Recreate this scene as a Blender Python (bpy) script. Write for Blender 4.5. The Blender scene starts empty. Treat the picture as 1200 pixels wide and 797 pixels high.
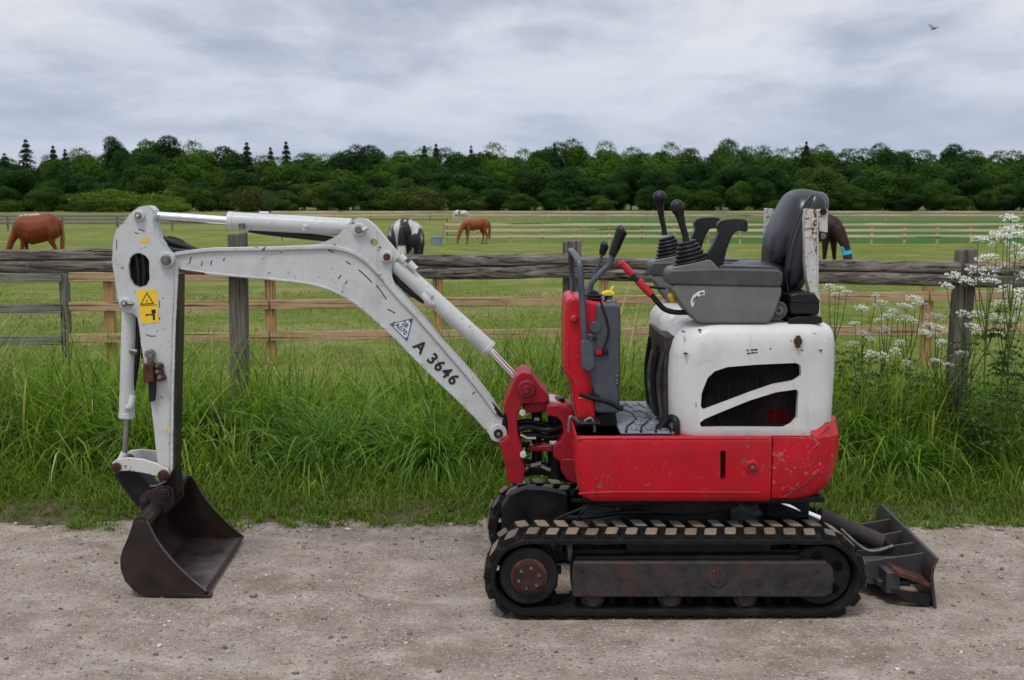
import bpy, bmesh, math, random
import numpy as np
from mathutils import Vector, Matrix, noise as mnoise
rnd = random.Random(7)
rng = np.random.default_rng(7)
S = bpy.context.scene
COL = S.collection

# ------------------------------------------------------------------ camera
FPX, CX, CY, HOR, CAMZ = 1370.0, 600.0, 398.5, 240.0, 1.30
TH = math.atan((CY - HOR) / FPX)
cd = bpy.data.cameras.new('camera'); cam = bpy.data.objects.new('camera', cd); COL.objects.link(cam)
cam.location = (0, 0, CAMZ); cam.rotation_euler = (math.pi / 2 - TH, 0, 0)
cd.sensor_width = 36; cd.lens = 36 * FPX / 1200; cd.clip_start = .05; cd.clip_end = 5000
cd.dof.use_dof = True; cd.dof.focus_distance = 3.95; cd.dof.aperture_fstop = 9
S.camera = cam
# ------------------------------------------------------------------ light
SUN_EL, SUN_AZ = math.radians(64), math.radians(205)      # azimuth clockwise from +y
w = bpy.data.worlds.new('World'); S.world = w; w.use_nodes = True
S.view_settings.view_transform = 'Standard'; S.view_settings.look = 'None'
S.view_settings.gamma = 1; S.view_settings.exposure = 0.2
sd = bpy.data.lights.new('sun', 'SUN'); sun = bpy.data.objects.new('sun', sd); COL.objects.link(sun)
sd.energy = 1.5; sd.angle = math.radians(16); sd.color = (1, .965, .91)
sdir = Vector((math.sin(SUN_AZ) * math.cos(SUN_EL), math.cos(SUN_AZ) * math.cos(SUN_EL), math.sin(SUN_EL)))
sun.rotation_euler = sdir.to_track_quat('Z', 'Y').to_euler(); sun.location = sdir * 30

class NT:
    """tiny node-tree helper"""
    def __init__(s, nt): s.nt = nt; s.n = nt.nodes; s.l = nt.links
    def node(s, t, **k):
        n = s.n.new(t)
        for a, b in k.items():
            if a.startswith('i_'):
                n.inputs[a[2:].replace('_', ' ')].default_value = b
            else: setattr(n, a, b)
        return n
    def link(s, a, b): s.l.new(a, b)
    def coord(s, kind='Object', scale=(1, 1, 1), rot=(0, 0, 0)):
        tc = s.node('ShaderNodeTexCoord'); mp = s.node('ShaderNodeMapping')
        s.link(tc.outputs[kind], mp.inputs['Vector']); mp.inputs['Scale'].default_value = scale
        mp.inputs['Rotation'].default_value = rot
        return mp.outputs[0]
    def noise(s, vec, scale, detail=4, rough=.55, dist=0):
        n = s.node('ShaderNodeTexNoise'); s.link(vec, n.inputs['Vector'])
        n.inputs['Scale'].default_value = scale; n.inputs['Detail'].default_value = detail
        n.inputs['Roughness'].default_value = rough; n.inputs['Distortion'].default_value = dist
        return n.outputs['Fac']
    def ramp(s, fac, pts, interp='LINEAR'):
        r = s.node('ShaderNodeValToRGB'); s.link(fac, r.inputs[0]); cr = r.color_ramp; cr.interpolation = interp
        while len(cr.elements) < len(pts): cr.elements.new(.5)
        for e, (p, c) in zip(cr.elements, pts):
            e.position = p
            e.color = (c, c, c, 1) if isinstance(c, (int, float)) else (*c, 1)
        return r.outputs[0]
    def mix(s, fac, a, b, mode='MIX'):
        m = s.node('ShaderNodeMix', data_type='RGBA', blend_type=mode)
        for v, i in ((fac, 0), (a, 6), (b, 7)):
            if isinstance(v, (int, float)): m.inputs[i].default_value = v if i == 0 else (v, v, v, 1)
            elif isinstance(v, tuple): m.inputs[i].default_value = (*v, 1)
            else: s.link(v, m.inputs[i])
        return m.outputs[2]
    def math(s, op, a, b=0.0, c=None):
        m = s.node('ShaderNodeMath', operation=op)
        for i, v in enumerate((a, b, c)):
            if v is None: continue
            if isinstance(v, (int, float)): m.inputs[i].default_value = v
            else: s.link(v, m.inputs[i])
        return m.outputs[0]

def build_world():
    t = NT(w.node_tree); t.n.clear()
    out = t.node('ShaderNodeOutputWorld'); bg = t.node('ShaderNodeBackground'); t.link(bg.outputs[0], out.inputs[0])
    sky = t.node('ShaderNodeTexSky', sky_type='NISHITA', sun_disc=False)
    sky.sun_elevation = SUN_EL; sky.sun_rotation = SUN_AZ
    tc = t.node('ShaderNodeTexCoord'); sep = t.node('ShaderNodeSeparateXYZ'); t.link(tc.outputs['Generated'], sep.inputs[0])
    z = t.math('ADD', t.math('MAXIMUM', sep.outputs[2], 0.0), .17)
    cx = t.math('DIVIDE', sep.outputs[0], z); cy = t.math('DIVIDE', sep.outputs[1], z)
    cb = t.node('ShaderNodeCombineXYZ'); t.link(cx, cb.inputs[0]); t.link(cy, cb.inputs[1])
    mp = t.node('ShaderNodeMapping'); t.link(cb.outputs[0], mp.inputs[0]); mp.inputs['Location'].default_value = (3.1, 1.25, 0)
    mp.inputs['Scale'].default_value = (.75, .58, 1)
    n1 = t.noise(mp.outputs[0], 1.6, 5, .55, .25); n2 = t.noise(mp.outputs[0], 5.0, 6, .6, .35)
    f = t.math('ADD', t.math('MULTIPLY', n1, .74), t.math('MULTIPLY', n2, .26))
    cl = t.ramp(f, [(.38, (3.6, 3.95, 4.9)), (.46, (4.7, 5.0, 5.9)), (.52, (5.9, 6.1, 6.7)), (.60, (7.0, 7.15, 7.5))])
    hz = t.ramp(sep.outputs[2], [(0.04, 1.0), (.16, 0.0)])
    cl = t.mix(t.math('MULTIPLY', hz, .6), cl, (3.9, 4.5, 6.1))
    # an overcast sky is brighter overhead than at the horizon
    zen = t.ramp(sep.outputs[2], [(.15, 1.0), (.95, 1.75)]); cl = t.mix(1.0, cl, zen, 'MULTIPLY')
    # a little clear-sky colour shows through the cloud layer
    col = t.mix(.9, sky.outputs[0], cl)
    t.link(col, bg.inputs['Color']); bg.inputs['Strength'].default_value = .1
build_world()

# ------------------------------------------------------------------ materials
MATS = {}
def new_mat(name):
    m = bpy.data.materials.new(name); m.use_nodes = True; t = NT(m.node_tree)
    b = t.n['Principled BSDF']; MATS[name] = m
    return m, t, b
def bump(t, b, h, strength=.3, dist=.002):
    n = t.node('ShaderNodeBump'); n.inputs['Strength'].default_value = strength; n.inputs['Distance'].default_value = dist
    t.link(h, n.inputs['Height']); t.link(n.outputs[0], b.inputs['Normal'])
def simple(name, col, rough=.5, metal=0, var=.15, scale=14, bmp=.15, spec=.5, grime=None, gscale=6, gpos=(.5, .68)):
    m, t, b = new_mat(name); v = t.coord()
    n = t.noise(v, scale, 5, .6)
    lo = tuple(c * (1 - var) for c in col); hi = tuple(min(1, c * (1 + var)) for c in col)
    c = t.ramp(n, [(.3, lo), (.7, hi)])
    if grime:
        g = t.ramp(t.noise(v, gscale, 7, .68, .3), [(gpos[0], 0.0), (gpos[1], 1.0)])
        c = t.mix(g, c, grime)
    t.link(c, b.inputs['Base Color']); b.inputs['Metallic'].default_value = metal
    t.link(t.ramp(n, [(.3, max(0, rough - .08)), (.7, min(1, rough + .1))]), b.inputs['Roughness'])
    b.inputs['Specular IOR Level'].default_value = spec
    if bmp: bump(t, b, t.noise(v, scale * 6, 3), bmp, .001)
    return m
def paint(name, col, rust, rough=.35, chips=.62, edge=.5, fade=None, coat=.3, dirt=(.2, .17, .13)):
    """painted steel: chips and scratches down to rust, more of them along edges, thin road dirt"""
    m, t, b = new_mat(name); v = t.coord()
    base = t.ramp(t.noise(v, 5, 5, .6), [(.3, tuple(c * .86 for c in col)), (.7, col)])
    if fade: base = t.mix(t.ramp(t.noise(v, 3.2, 4, .6, .6), [(.52, 0.0), (.75, .55)]), base, fade)
    d = t.ramp(t.noise(v, 9, 8, .7, .4), [(.5, 0.0), (.78, .55)])
    base = t.mix(d, base, dirt)
    # streaks running down
    vs = t.coord(scale=(38, 38, 2.2)); st = t.ramp(t.noise(vs, 1, 4, .6), [(.6, 0.0), (.8, .35)])
    base = t.mix(st, base, tuple(c * .55 for c in dirt))
    n1 = t.noise(v, 75, 4, .6, .5); n2 = t.noise(v, 11, 3, .5)
    ch = t.math('ADD', n1, t.math('MULTIPLY', t.math('SUBTRACT', n2, .5), .35))
    bv = t.node('ShaderNodeBevel', samples=3); bv.inputs['Radius'].default_value = .006
    geo = t.node('ShaderNodeNewGeometry')
    dp = t.node('ShaderNodeVectorMath', operation='DOT_PRODUCT'); t.link(bv.outputs[0], dp.inputs[0]); t.link(geo.outputs['Normal'], dp.inputs[1])
    ed = t.math('SUBTRACT', 1.0, dp.outputs['Value'])
    ch = t.math('ADD', ch, t.math('MULTIPLY', t.math('MINIMUM', ed, .25), edge))
    # thin scratches
    vs2 = t.coord(scale=(60, 60, 7), rot=(.3, .9, .4)); sc = t.noise(vs2, 1, 2, .5)
    mask = t.math('MAXIMUM', t.ramp(ch, [(chips, 0.0), (chips + .02, 1.0)]), t.ramp(sc, [(.765, 0.0), (.785, .8)]))
    rc = t.ramp(t.noise(v, 70, 4), [(.3, tuple(c * .45 for c in rust)), (.7, rust)])
    halo = t.ramp(ch, [(chips - .05, 0.0), (chips, .35)])
    base = t.mix(halo, base, tuple(c * 1.2 for c in rust))
    t.link(t.mix(mask, base, rc), b.inputs['Base Color'])
    t.link(t.mix(mask, t.ramp(n2, [(.3, rough - .06), (.7, rough + .12)]), .85), b.inputs['Roughness'])
    b.inputs['Specular IOR Level'].default_value = .28; b.inputs['Coat Weight'].default_value = coat * .5; b.inputs['Coat Roughness'].default_value = .25
    h = t.math('SUBTRACT', t.math('MULTIPLY', t.noise(v, 4.5, 3), 2.2), t.math('MULTIPLY', mask, .4))
    bump(t, b, h, .3, .006)
    return m
RUST = (.06, .03, .022)
paint('grey_white_paint', (.55, .57, .56), RUST, .42, .70, .42, dirt=(.27, .25, .22))
paint('arm_paint', (.55, .57, .56), (.06, .03, .022), .42, .70, 1.1, dirt=(.27, .25, .22))
paint('rusty_white_paint', (.60, .59, .56), (.17, .065, .028), .5, .64, .4)
paint('rust_streaked_paint', (.60, .59, .56), (.17, .065, .028), .5, .54, .5)
paint('hood_paint', (.64, .645, .62), (.08, .05, .04), .33, .735, .25, dirt=(.38, .36, .32))
paint('red_paint', (.50, .004, .016), (.25, .10, .09), .36, .672, .45, coat=.12, fade=(.58, .012, .03), dirt=(.16, .02, .02))
paint('scuffed_red_paint', (.5, .012, .03), (.5, .28, .28), .5, .57, .5)
paint('shaded_red_paint', (.33, .004, .015), (.05, .02, .018), .45, .66, .4, dirt=(.05, .012, .012))  # darker copy of the red: the swing bracket's shade is put into the colour
paint('dark_red_paint', (.22, .005, .012), (.05, .02, .018), .45, .62, .5, dirt=(.08, .02, .02))
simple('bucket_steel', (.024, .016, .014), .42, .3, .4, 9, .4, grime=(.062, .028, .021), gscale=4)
simple('bucket_worn_steel', (.15, .14, .14), .3, .8, .3, 8, .2, grime=(.09, .035, .025), gscale=5, gpos=(.42, .62))
simple('rust_steel', (.075, .032, .021), .8, .1, .5, 30, .6, spec=.25, grime=(.16, .06, .028), gscale=18)
simple('track_frame_steel', (.034, .031, .032), .6, .1, .5, 26, .7, spec=.3, grime=(.062, .030, .023), gscale=13, gpos=(.48, .66))
simple('black_steel', (.008, .008, .009), .55, .1, .4, 10, .2, spec=.3, grime=(.03, .025, .022), gscale=9)
simple('blade_steel', (.055, .055, .059), .42, .4, .35, 10, .35, grime=(.12, .05, .035), gscale=6, gpos=(.5, .7))
simple('pin_steel', (.20, .19, .18), .45, .7, .3, 40, .2, grime=(.08, .045, .03), gscale=30)
simple('chrome', (.8, .8, .82), .08, 1, .02, 5, 0)
simple('worn_rod', (.36, .34, .33), .3, .85, .15, 12, .1)
simple('hose_rubber', (.007, .007, .008), .48, 0, .2, 20, .15, spec=.35)
simple('hub_steel', (.038, .022, .020), .75, .1, .5, 30, .5, spec=.2, grime=(.18, .014, .014), gscale=24, gpos=(.55, .62))
simple('track_rubber', (.008, .008, .0085), .8, 0, .35, 16, .5, spec=.2, grime=(.026, .023, .02), gscale=11, gpos=(.5, .72))
simple('lug_worn_top', (.095, .070, .054), .85, 0, .5, 24, .6, spec=.15, grime=(.02, .017, .016), gscale=19, gpos=(.40, .56))
simple('grey_plastic', (.135, .135, .123), .48, 0, .12, 22, .3, grime=(.17, .16, .14), gscale=8, gpos=(.55, .8))
simple('dark_plastic', (.052, .054, .056), .42, 0, .15, 22, .3, grime=(.10, .10, .10), gscale=9, gpos=(.55, .8))
simple('console_cover', (.055, .062, .078), .42, 0, .12, 18, .2, grime=(.12, .12, .13), gscale=10, gpos=(.58, .8))
simple('black_plastic', (.007, .007, .0085), .42, 0, .2, 20, .15, spec=.35, grime=(.018, .018, .02), gscale=9)
simple('black_vinyl', (.005, .006, .009), .34, 0, .2, 12, .25, spec=.6, grime=(.014, .015, .02), gscale=5)
simple('lever_steel', (.09, .105, .13), .35, .5, .2, 20, .1)
simple('floor_mat', (.17, .19, .23), .5, 0, .2, 14, .3, grime=(.09, .085, .08), gscale=8, gpos=(.5, .7))
simple('red_grip', (.45, .012, .02), .4, 0, .1, 20, .1)
simple('yellow_plastic', (.75, .62, .03), .5, 0, .1, 20, 0)
simple('sticker_yellow', (.80, .52, .02), .45, 0, .08, 30, 0, grime=(.6, .55, .35), gscale=25, gpos=(.6, .75))
simple('print_black', (.012, .012, .014), .5, 0, .1, 20, 0)
simple('sticker_white', (.62, .66, .70), .4, 0, .08, 30, 0)
simple('sticker_blue', (.07, .09, .17), .4, 0, .1, 30, 0)
simple('black_mesh', (.004, .0035, .0035), .7, 0, .4, 60, .5, spec=.08, grime=(.02, .012, .010), gscale=8)
simple('red_behind_mesh', (.03, .002, .003), .9, 0, .5, 20, .1, spec=.02)
paint('counterweight_paint', (.50, .004, .016), (.42, .20, .20), .36, .652, .5, coat=.12, fade=(.58, .012, .03), dirt=(.16, .02, .02))
simple('tub_plastic', (.22, .27, .33), .5, 0, .1, 3, 0)
simple('hoof', (.05, .045, .04), .6, 0, .1, 5, 0)
simple('mask_turquoise', (.03, .42, .55), .6, 0, .1, 5, 0)
simple('mask_black', (.02, .02, .025), .7, 0, .1, 5, 0)
simple('bird_feather', (.12, .13, .15), .7, 0, .1, 5, 0)
simple('flower_white', (.74, .76, .68), .7, 0, .08, 60, 0)

m_ = MATS['lug_worn_top']; t_ = NT(m_.node_tree); b_ = t_.n['Principled BSDF']; oi = t_.node('ShaderNodeObjectInfo'); src = b_.inputs['Base Color'].links[0].from_socket
t_.link(t_.mix(t_.ramp(oi.outputs['Random'], [(.35, .0), (1, .6)]), (.23, .18, .135), src), b_.inputs['Base Color'])
def wood(name, c0, c1, c2, axis='X', scale=1.0, lichen=None, bstr=.8):
    m, t, b = new_mat(name)
    sc = {'X': (2.2, 26, 26), 'Z': (26, 26, 2.2)}[axis]
    v = t.coord(scale=tuple(k * scale for k in sc)); g = t.noise(v, 1.6, 6, .65, .5)
    v2 = t.coord(scale=tuple(k * scale for k in {'X': (1.1, 60, 60), 'Z': (60, 60, 1.1)}[axis])); g2 = t.noise(v2, 1.3, 4, .6, .2)
    c = t.ramp(g, [(.28, c0), (.5, c1), (.72, c2)])
    cr = t.ramp(g2, [(.38, .12), (.46, 1.0)]); c = t.mix(1.0, c, cr, 'MULTIPLY')
    blot = t.noise(t.coord(), 3.2, 4, .6); c = t.mix(t.ramp(blot, [(.45, 0.0), (.8, .45)]), c, c0)
    if lichen: c = t.mix(t.ramp(t.noise(t.coord(), 9, 6, .7), [(.6, 0.0), (.72, .6)]), c, lichen)
    t.link(c, b.inputs['Base Color']); b.inputs['Roughness'].default_value = .85; b.inputs['Specular IOR Level'].default_value = .25
    bump(t, b, t.math('ADD', g, t.math('MULTIPLY', g2, .8)), bstr, .006)
wood('weathered_rail', (.045, .036, .03), (.15, .127, .108), (.36, .32, .28), 'X', lichen=(.26, .26, .2), bstr=1.4)
wood('weathered_post', (.05, .041, .034), (.125, .107, .092), (.22, .19, .165), 'Z', lichen=(.14, .17, .08))
wood('grey_board', (.11, .10, .09), (.19, .175, .16), (.27, .25, .23), 'X')
wood('grey_post', (.09, .085, .075), (.16, .15, .14), (.23, .22, .2), 'Z')
wood('tan_rail', (.30, .19, .11), (.44, .29, .175), (.53, .37, .24), 'X', bstr=.3)
wood('tan_post', (.26, .15, .07), (.40, .235, .105), (.48, .30, .15), 'Z', bstr=.3)
wood('pale_post', (.34, .24, .14), (.45, .33, .20), (.5, .38, .25), 'Z', .1, bstr=.1)
wood('pale_rail', (.5, .38, .25), (.62, .5, .35), (.7, .58, .43), 'X', .1, bstr=.1)

def gravel():
    m, t, b = new_mat('gravel_ground'); v = t.coord()
    big = t.noise(v, .9, 5, .6, .3); mid = t.noise(v, 6, 6, .65)
    base = t.ramp(mid, [(.32, (.145, .113, .088)), (.5, (.25, .205, .168)), (.66, (.38, .325, .28))])
    base = t.mix(t.ramp(big, [(.4, 0.0), (.7, .5)]), base, (.33, .285, .24))
    def vor(sc, pts, rd=1.0):
        n = t.node('ShaderNodeTexVoronoi'); n.inputs['Scale'].default_value = sc; n.inputs['Randomness'].default_value = rd
        t.link(v, n.inputs['Vector'])
        s = t.node('ShaderNodeSeparateColor'); t.link(n.outputs['Color'], s.inputs[0])
        return n.outputs['Distance'], t.ramp(s.outputs[0], pts), s.outputs[1]
    d1, c1, k1 = vor(60, [(0, (.14, .11, .09)), (.3, (.24, .20, .165)), (.6, (.34, .30, .26)), (.85, (.30, .20, .125)), (1, (.5, .47, .43))])
    m1 = t.math('MULTIPLY', t.ramp(t.noise(v, 3.1, 4), [(.38, .25), (.55, 1.0)]), t.math('MULTIPLY', t.ramp(d1, [(.30, 1.0), (.45, 0.0)]), t.ramp(k1, [(.35, 0.0), (.4, 1.0)])))
    d2, c2, k2 = vor(150, [(0, (.12, .10, .085)), (.4, (.26, .22, .185)), (.75, (.35, .31, .27)), (1, (.55, .52, .48))])
    m2 = t.math('MULTIPLY', t.ramp(d2, [(.32, .9), (.5, 0.0)]), t.ramp(k2, [(.2, 0.0), (.25, 1.0)]))
    c = t.mix(m2, base, c2); c = t.mix(m1, c, c1)
    # damp ochre patches
    sp = t.noise(v, 2.1, 6, .65, .5); c = t.mix(t.ramp(sp, [(.56, 0.0), (.70, .5)]), c, (.14, .098, .062))
    sp2 = t.noise(t.coord(scale=(.5, 1.6, 1)), 2.6, 6, .7, .4); c = t.mix(t.ramp(sp2, [(.56, 0.0), (.70, .55)]), c, (.42, .375, .33))
    t.link(c, b.inputs['Base Color']); b.inputs['Roughness'].default_value = .95; b.inputs['Specular IOR Level'].default_value = .04
    h = t.math('ADD', t.math('MULTIPLY', m1, .6), t.math('ADD', t.math('MULTIPLY', m2, .35), t.math('MULTIPLY', mid, 1.2)))
    bump(t, b, h, .7, .006)
gravel()
def attr_mat(name, pts, rough=.8, attr='tint', trans=0.0, spec=.2, noise_amt=None, transc=None):
    m, t, b = new_mat(name); a = t.node('ShaderNodeAttribute', attribute_name=attr)
    s = t.node('ShaderNodeSeparateColor'); t.link(a.outputs['Color'], s.inputs[0])
    c = t.ramp(s.outputs[0], pts)
    if noise_amt:
        nn = t.noise(t.coord(), noise_amt[0], 4, .6); c = t.mix(t.ramp(nn, [(.35, 0.0), (.7, noise_amt[2])]), c, noise_amt[1])
    t.link(c, b.inputs['Base Color']); b.inputs['Roughness'].default_value = rough
    b.inputs['Specular IOR Level'].default_value = spec
    if trans:
        tr = t.node('ShaderNodeBsdfTranslucent'); mx = t.node('ShaderNodeMixShader'); mx.inputs[0].default_value = trans
        t.link(t.mix(1.0, c, transc or (1.0, 1.0, .45), 'MULTIPLY'), tr.inputs[0])
        t.link(b.outputs[0], mx.inputs[1]); t.link(tr.outputs[0], mx.inputs[2])
        t.link(mx.outputs[0], t.n['Material Output'].inputs[0])
    return m
attr_mat('pebble', [(0, (.10, .085, .075)), (.3, (.22, .18, .15)), (.55, (.32, .28, .245)), (.75, (.30, .19, .11)), (.9, (.42, .38, .34)), (1, (.6, .57, .53))])
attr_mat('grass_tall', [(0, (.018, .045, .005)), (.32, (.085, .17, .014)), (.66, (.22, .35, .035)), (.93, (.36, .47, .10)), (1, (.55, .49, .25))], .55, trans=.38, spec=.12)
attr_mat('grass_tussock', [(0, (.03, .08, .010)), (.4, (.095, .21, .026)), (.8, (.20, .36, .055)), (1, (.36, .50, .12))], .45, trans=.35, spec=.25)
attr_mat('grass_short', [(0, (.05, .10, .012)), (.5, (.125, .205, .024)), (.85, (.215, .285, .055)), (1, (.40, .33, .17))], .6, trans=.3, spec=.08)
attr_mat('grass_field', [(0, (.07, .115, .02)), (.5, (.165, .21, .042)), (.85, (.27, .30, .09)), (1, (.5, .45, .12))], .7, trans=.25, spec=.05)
attr_mat('seed_head', [(0, (.09, .075, .05)), (1, (.30, .27, .17))], .8)
attr_mat('parsley_green', [(0, (.05, .10, .02)), (1, (.10, .17, .04))], .6, trans=.2)
attr_mat('parsley_stem', [(0, (.07, .09, .03)), (1, (.12, .13, .05))], .6)
for nm, k in (('leaf_dark', (.8, .95, .9)), ('leaf_fresh', (1.7, 1.65, .9)), ('leaf_mid', (1.25, 1.3, .85)), ('leaf_olive', (1.9, 1.5, 1.1)), ('leaf_brown', (2.2, 1.25, 1.3)), ('leaf_bright', (3.3, 2.7, 1.4)), ('leaf_conifer', (.6, .62, .85)), ('leaf_pale', (1.7, 1.35, 2.4))):
    f = lambda c: tuple(a * q for a, q in zip(c, k))
    attr_mat(nm, [(0, f((.016, .034, .011))), (.5, f((.038, .078, .020))), (1, f((.080, .14, .034)))], .8, trans=.28, spec=.06)
simple('bark', (.07, .055, .045), .9, 0, .3, 4, .3)

def field_mat():
    m, t, b = new_mat('field_turf'); v = t.coord()
    n1 = t.noise(v, .35, 6, .65, .3); n2 = t.noise(v, 2.4, 6, .7); n3 = t.noise(v, 14, 5, .7)
    c = t.ramp(n2, [(.3, (.11, .145, .035)), (.5, (.175, .20, .054)), (.7, (.27, .275, .10))])
    c = t.mix(t.ramp(n3, [(.35, .85), (.58, 0.0)]), c, (.065, .12, .02))
    n4 = t.noise(v, 1.1, 7, .75, .6); c = t.mix(t.ramp(n4, [(.5, 0.0), (.6, .45)]), c, (.10, .155, .035))
    c = t.mix(t.ramp(n1, [(.46, 0.0), (.66, .7)]), c, (.29, .265, .115))
    sep = t.node('ShaderNodeSeparateXYZ'); t.link(v, sep.inputs[0])
    y = sep.outputs[1]; x = sep.outputs[0]
    # beyond the second paddock fence the sward is a darker, bluer green on the right
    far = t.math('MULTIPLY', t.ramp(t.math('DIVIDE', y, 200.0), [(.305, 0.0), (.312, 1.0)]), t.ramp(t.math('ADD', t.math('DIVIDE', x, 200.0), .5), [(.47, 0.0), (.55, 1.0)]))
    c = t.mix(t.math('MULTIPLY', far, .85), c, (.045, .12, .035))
    soil = t.ramp(t.math('DIVIDE', y, 10.0), [(.485, 1.0), (.56, 0.0)])
    c = t.mix(soil, c, t.ramp(n3, [(.3, (.05, .05, .022)), (.7, (.16, .125, .085))]))
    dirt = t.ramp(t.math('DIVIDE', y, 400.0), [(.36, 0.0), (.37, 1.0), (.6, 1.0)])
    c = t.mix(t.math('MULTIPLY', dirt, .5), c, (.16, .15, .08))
    t.link(c, b.inputs['Base Color']); b.inputs['Roughness'].default_value = 1; b.inputs['Specular IOR Level'].default_value = 0
    bump(t, b, t.math('ADD', n2, n3), .8, .06)
field_mat()

def coat_mat(name, base, patch=None, scale=1.3, thr=.5, dark=None, sc=(1, 1, 1)):
    m, t, b = new_mat(name); v = t.coord(scale=sc)
    c = t.ramp(t.noise(v, 4, 4), [(.3, tuple(k * .75 for k in base)), (.7, base)])
    if patch:
        n = t.noise(v, scale, 2, .4, .3); c = t.mix(t.ramp(n, [(thr - .012, 0.0), (thr + .012, 1.0)]), c, patch)
    if dark:
        s = t.node('ShaderNodeSeparateXYZ'); t.link(v, s.inputs[0])
        c = t.mix(t.ramp(s.outputs[2], [(.35, 1.0), (.65, 0.0)]), c, dark)
    t.link(c, b.inputs['Base Color']); b.inputs['Roughness'].default_value = .55; b.inputs['Specular IOR Level'].default_value = .2
coat_mat('coat_chestnut', (.25, .068, .026)); coat_mat('coat_bay', (.030, .013, .008), dark=(.007, .006, .005))
coat_mat('coat_brown', (.20, .045, .017), dark=(.05, .018, .01)); coat_mat('coat_pied', (.55, .54, .52), (.022, .022, .026), 2.0, .49, sc=(1, 2.4, .6))
coat_mat('tail_two', (.012, .011, .011)); m_ = MATS['tail_two']; t_ = NT(m_.node_tree); s_ = t_.node('ShaderNodeSeparateXYZ'); t_.link(t_.coord(), s_.inputs[0]); t_.link(t_.ramp(s_.outputs[2], [(.93, (.6, .56, .46)), (.97, (.012, .011, .011))]), t_.n['Principled BSDF'].inputs['Base Color'])
coat_mat('coat_white', (.6, .59, .56), (.03, .03, .03), 1.6, .6)
simple('mane_black', (.012, .011, .011), .6, 0, .2, 5, .2); simple('mane_chestnut', (.24, .075, .03), .6, 0, .2, 5, .2); simple('tail_white', (.6, .56, .46), .6, 0, .1, 5, .2)

# ------------------------------------------------------------------ geometry helpers
ST, CT = math.sin(TH), math.cos(TH)
def at(px, py, Y):
    dy = FPX * CT + (CY - py) * ST; dz = -FPX * ST + (CY - py) * CT; t = Y / dy
    return Vector((t * (px - CX), Y, CAMZ + t * dz))
def xz(px, py, Y): p = at(px, py, Y); return (p.x, p.z)
def PX(Y): return Y / 1355.0                 # metres per photograph pixel at depth Y
def zz(ox, oy, s, pts): return [(ox + x / s, oy + y / s) for x, y in pts]

def tag(o, label=None, cat=None, group=None, kind=None):
    if label: o['label'] = label
    if cat: o['category'] = cat
    if group: o['group'] = group
    if kind: o['kind'] = kind
    return o
def empty(name, loc, label, cat, group=None):
    o = bpy.data.objects.new(name, None); COL.objects.link(o); o.location = loc; o.empty_display_size = .2
    return tag(o, label, cat, group)
def wloc(p):
    v = Vector((0, 0, 0))
    while p is not None: v = v + Vector(p.location); p = p.parent
    return v
def link(name, me, mat=None, parent=None, bevel=0, seg=2, ang=None, world=True):
    o = bpy.data.objects.new(name, me); COL.objects.link(o)
    if mat is not None and not me.materials:
        for k in (mat if isinstance(mat, (list, tuple)) else [mat]): me.materials.append(MATS[k])
    if parent is not None:
        o.parent = parent
        if world: o.location = -wloc(parent)
    if ang is not None:
        for p in me.polygons: p.use_smooth = True
        me.set_sharp_from_angle(angle=math.radians(ang))
    if bevel:
        b = o.modifiers.new('bevel', 'BEVEL'); b.width = bevel; b.segments = seg; b.limit_method = 'ANGLE'; b.angle_limit = math.radians(38)
        b.harden_normals = False
    return o
def bm_obj(name, bm, mat, parent=None, bevel=0, seg=2, ang=35, world=True):
    bmesh.ops.recalc_face_normals(bm, faces=bm.faces)
    me = bpy.data.meshes.new(name); bm.to_mesh(me); bm.free()
    return link(name, me, mat, parent, bevel, seg, ang, world)
def fillet(pts, r, n=4):
    if r <= 0: return pts
    out = []; N = len(pts)
    for i in range(N):
        p0, p, p1 = (Vector(pts[(i + k) % N]) for k in (-1, 0, 1))
        a, b = p0 - p, p1 - p; la, lb = a.length, b.length
        if la < 1e-6 or lb < 1e-6: continue
        cosang = max(-1, min(1, a.dot(b) / la / lb)); half = math.acos(cosang) / 2
        if half > math.radians(86): out.append(tuple(p)); continue
        d = min(r / math.tan(half), la * .48, lb * .48)
        s, e = p + a / la * d, p + b / lb * d
        for k in range(n + 1):
            t = k / n; out.append(tuple(s * (1 - t) ** 2 + p * 2 * t * (1 - t) + e * t * t))
    return out
def bm_prism(bm, outer, holes, Y0, Y1):
    edges = []
    for lp in [outer] + list(holes):
        vs = [bm.verts.new((x, Y0, z)) for x, z in lp]
        edges += [bm.edges.new((vs[i], vs[(i + 1) % len(vs)])) for i in range(len(vs))]
    if holes: fs = [g for g in bmesh.ops.triangle_fill(bm, use_beauty=True, edges=edges)['geom'] if isinstance(g, bmesh.types.BMFace)]
    else: fs = bmesh.ops.contextual_create(bm, geom=edges)['faces']
    r = bmesh.ops.extrude_face_region(bm, geom=fs)
    bmesh.ops.translate(bm, verts=[g for g in r['geom'] if isinstance(g, bmesh.types.BMVert)], vec=(0, Y1 - Y0, 0))
def plate(name, pts, Y0, Y1, mat, parent, r=0, bevel=.002, holes=(), hr=0, seg=2, ref=None, ang=35):
    """outline given in photograph pixels, placed on the plane y=Y0 (or ref) and extruded back to Y1"""
    R = ref or Y0
    o = fillet([xz(x, y, R) for x, y in pts], r * PX(R)); hs = [fillet([xz(x, y, R) for x, y in h], hr * PX(R)) for h in holes]
    bm = bmesh.new(); bm_prism(bm, o, hs, Y0, Y1)
    return bm_obj(name, bm, mat, parent, bevel, seg, ang)
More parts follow.
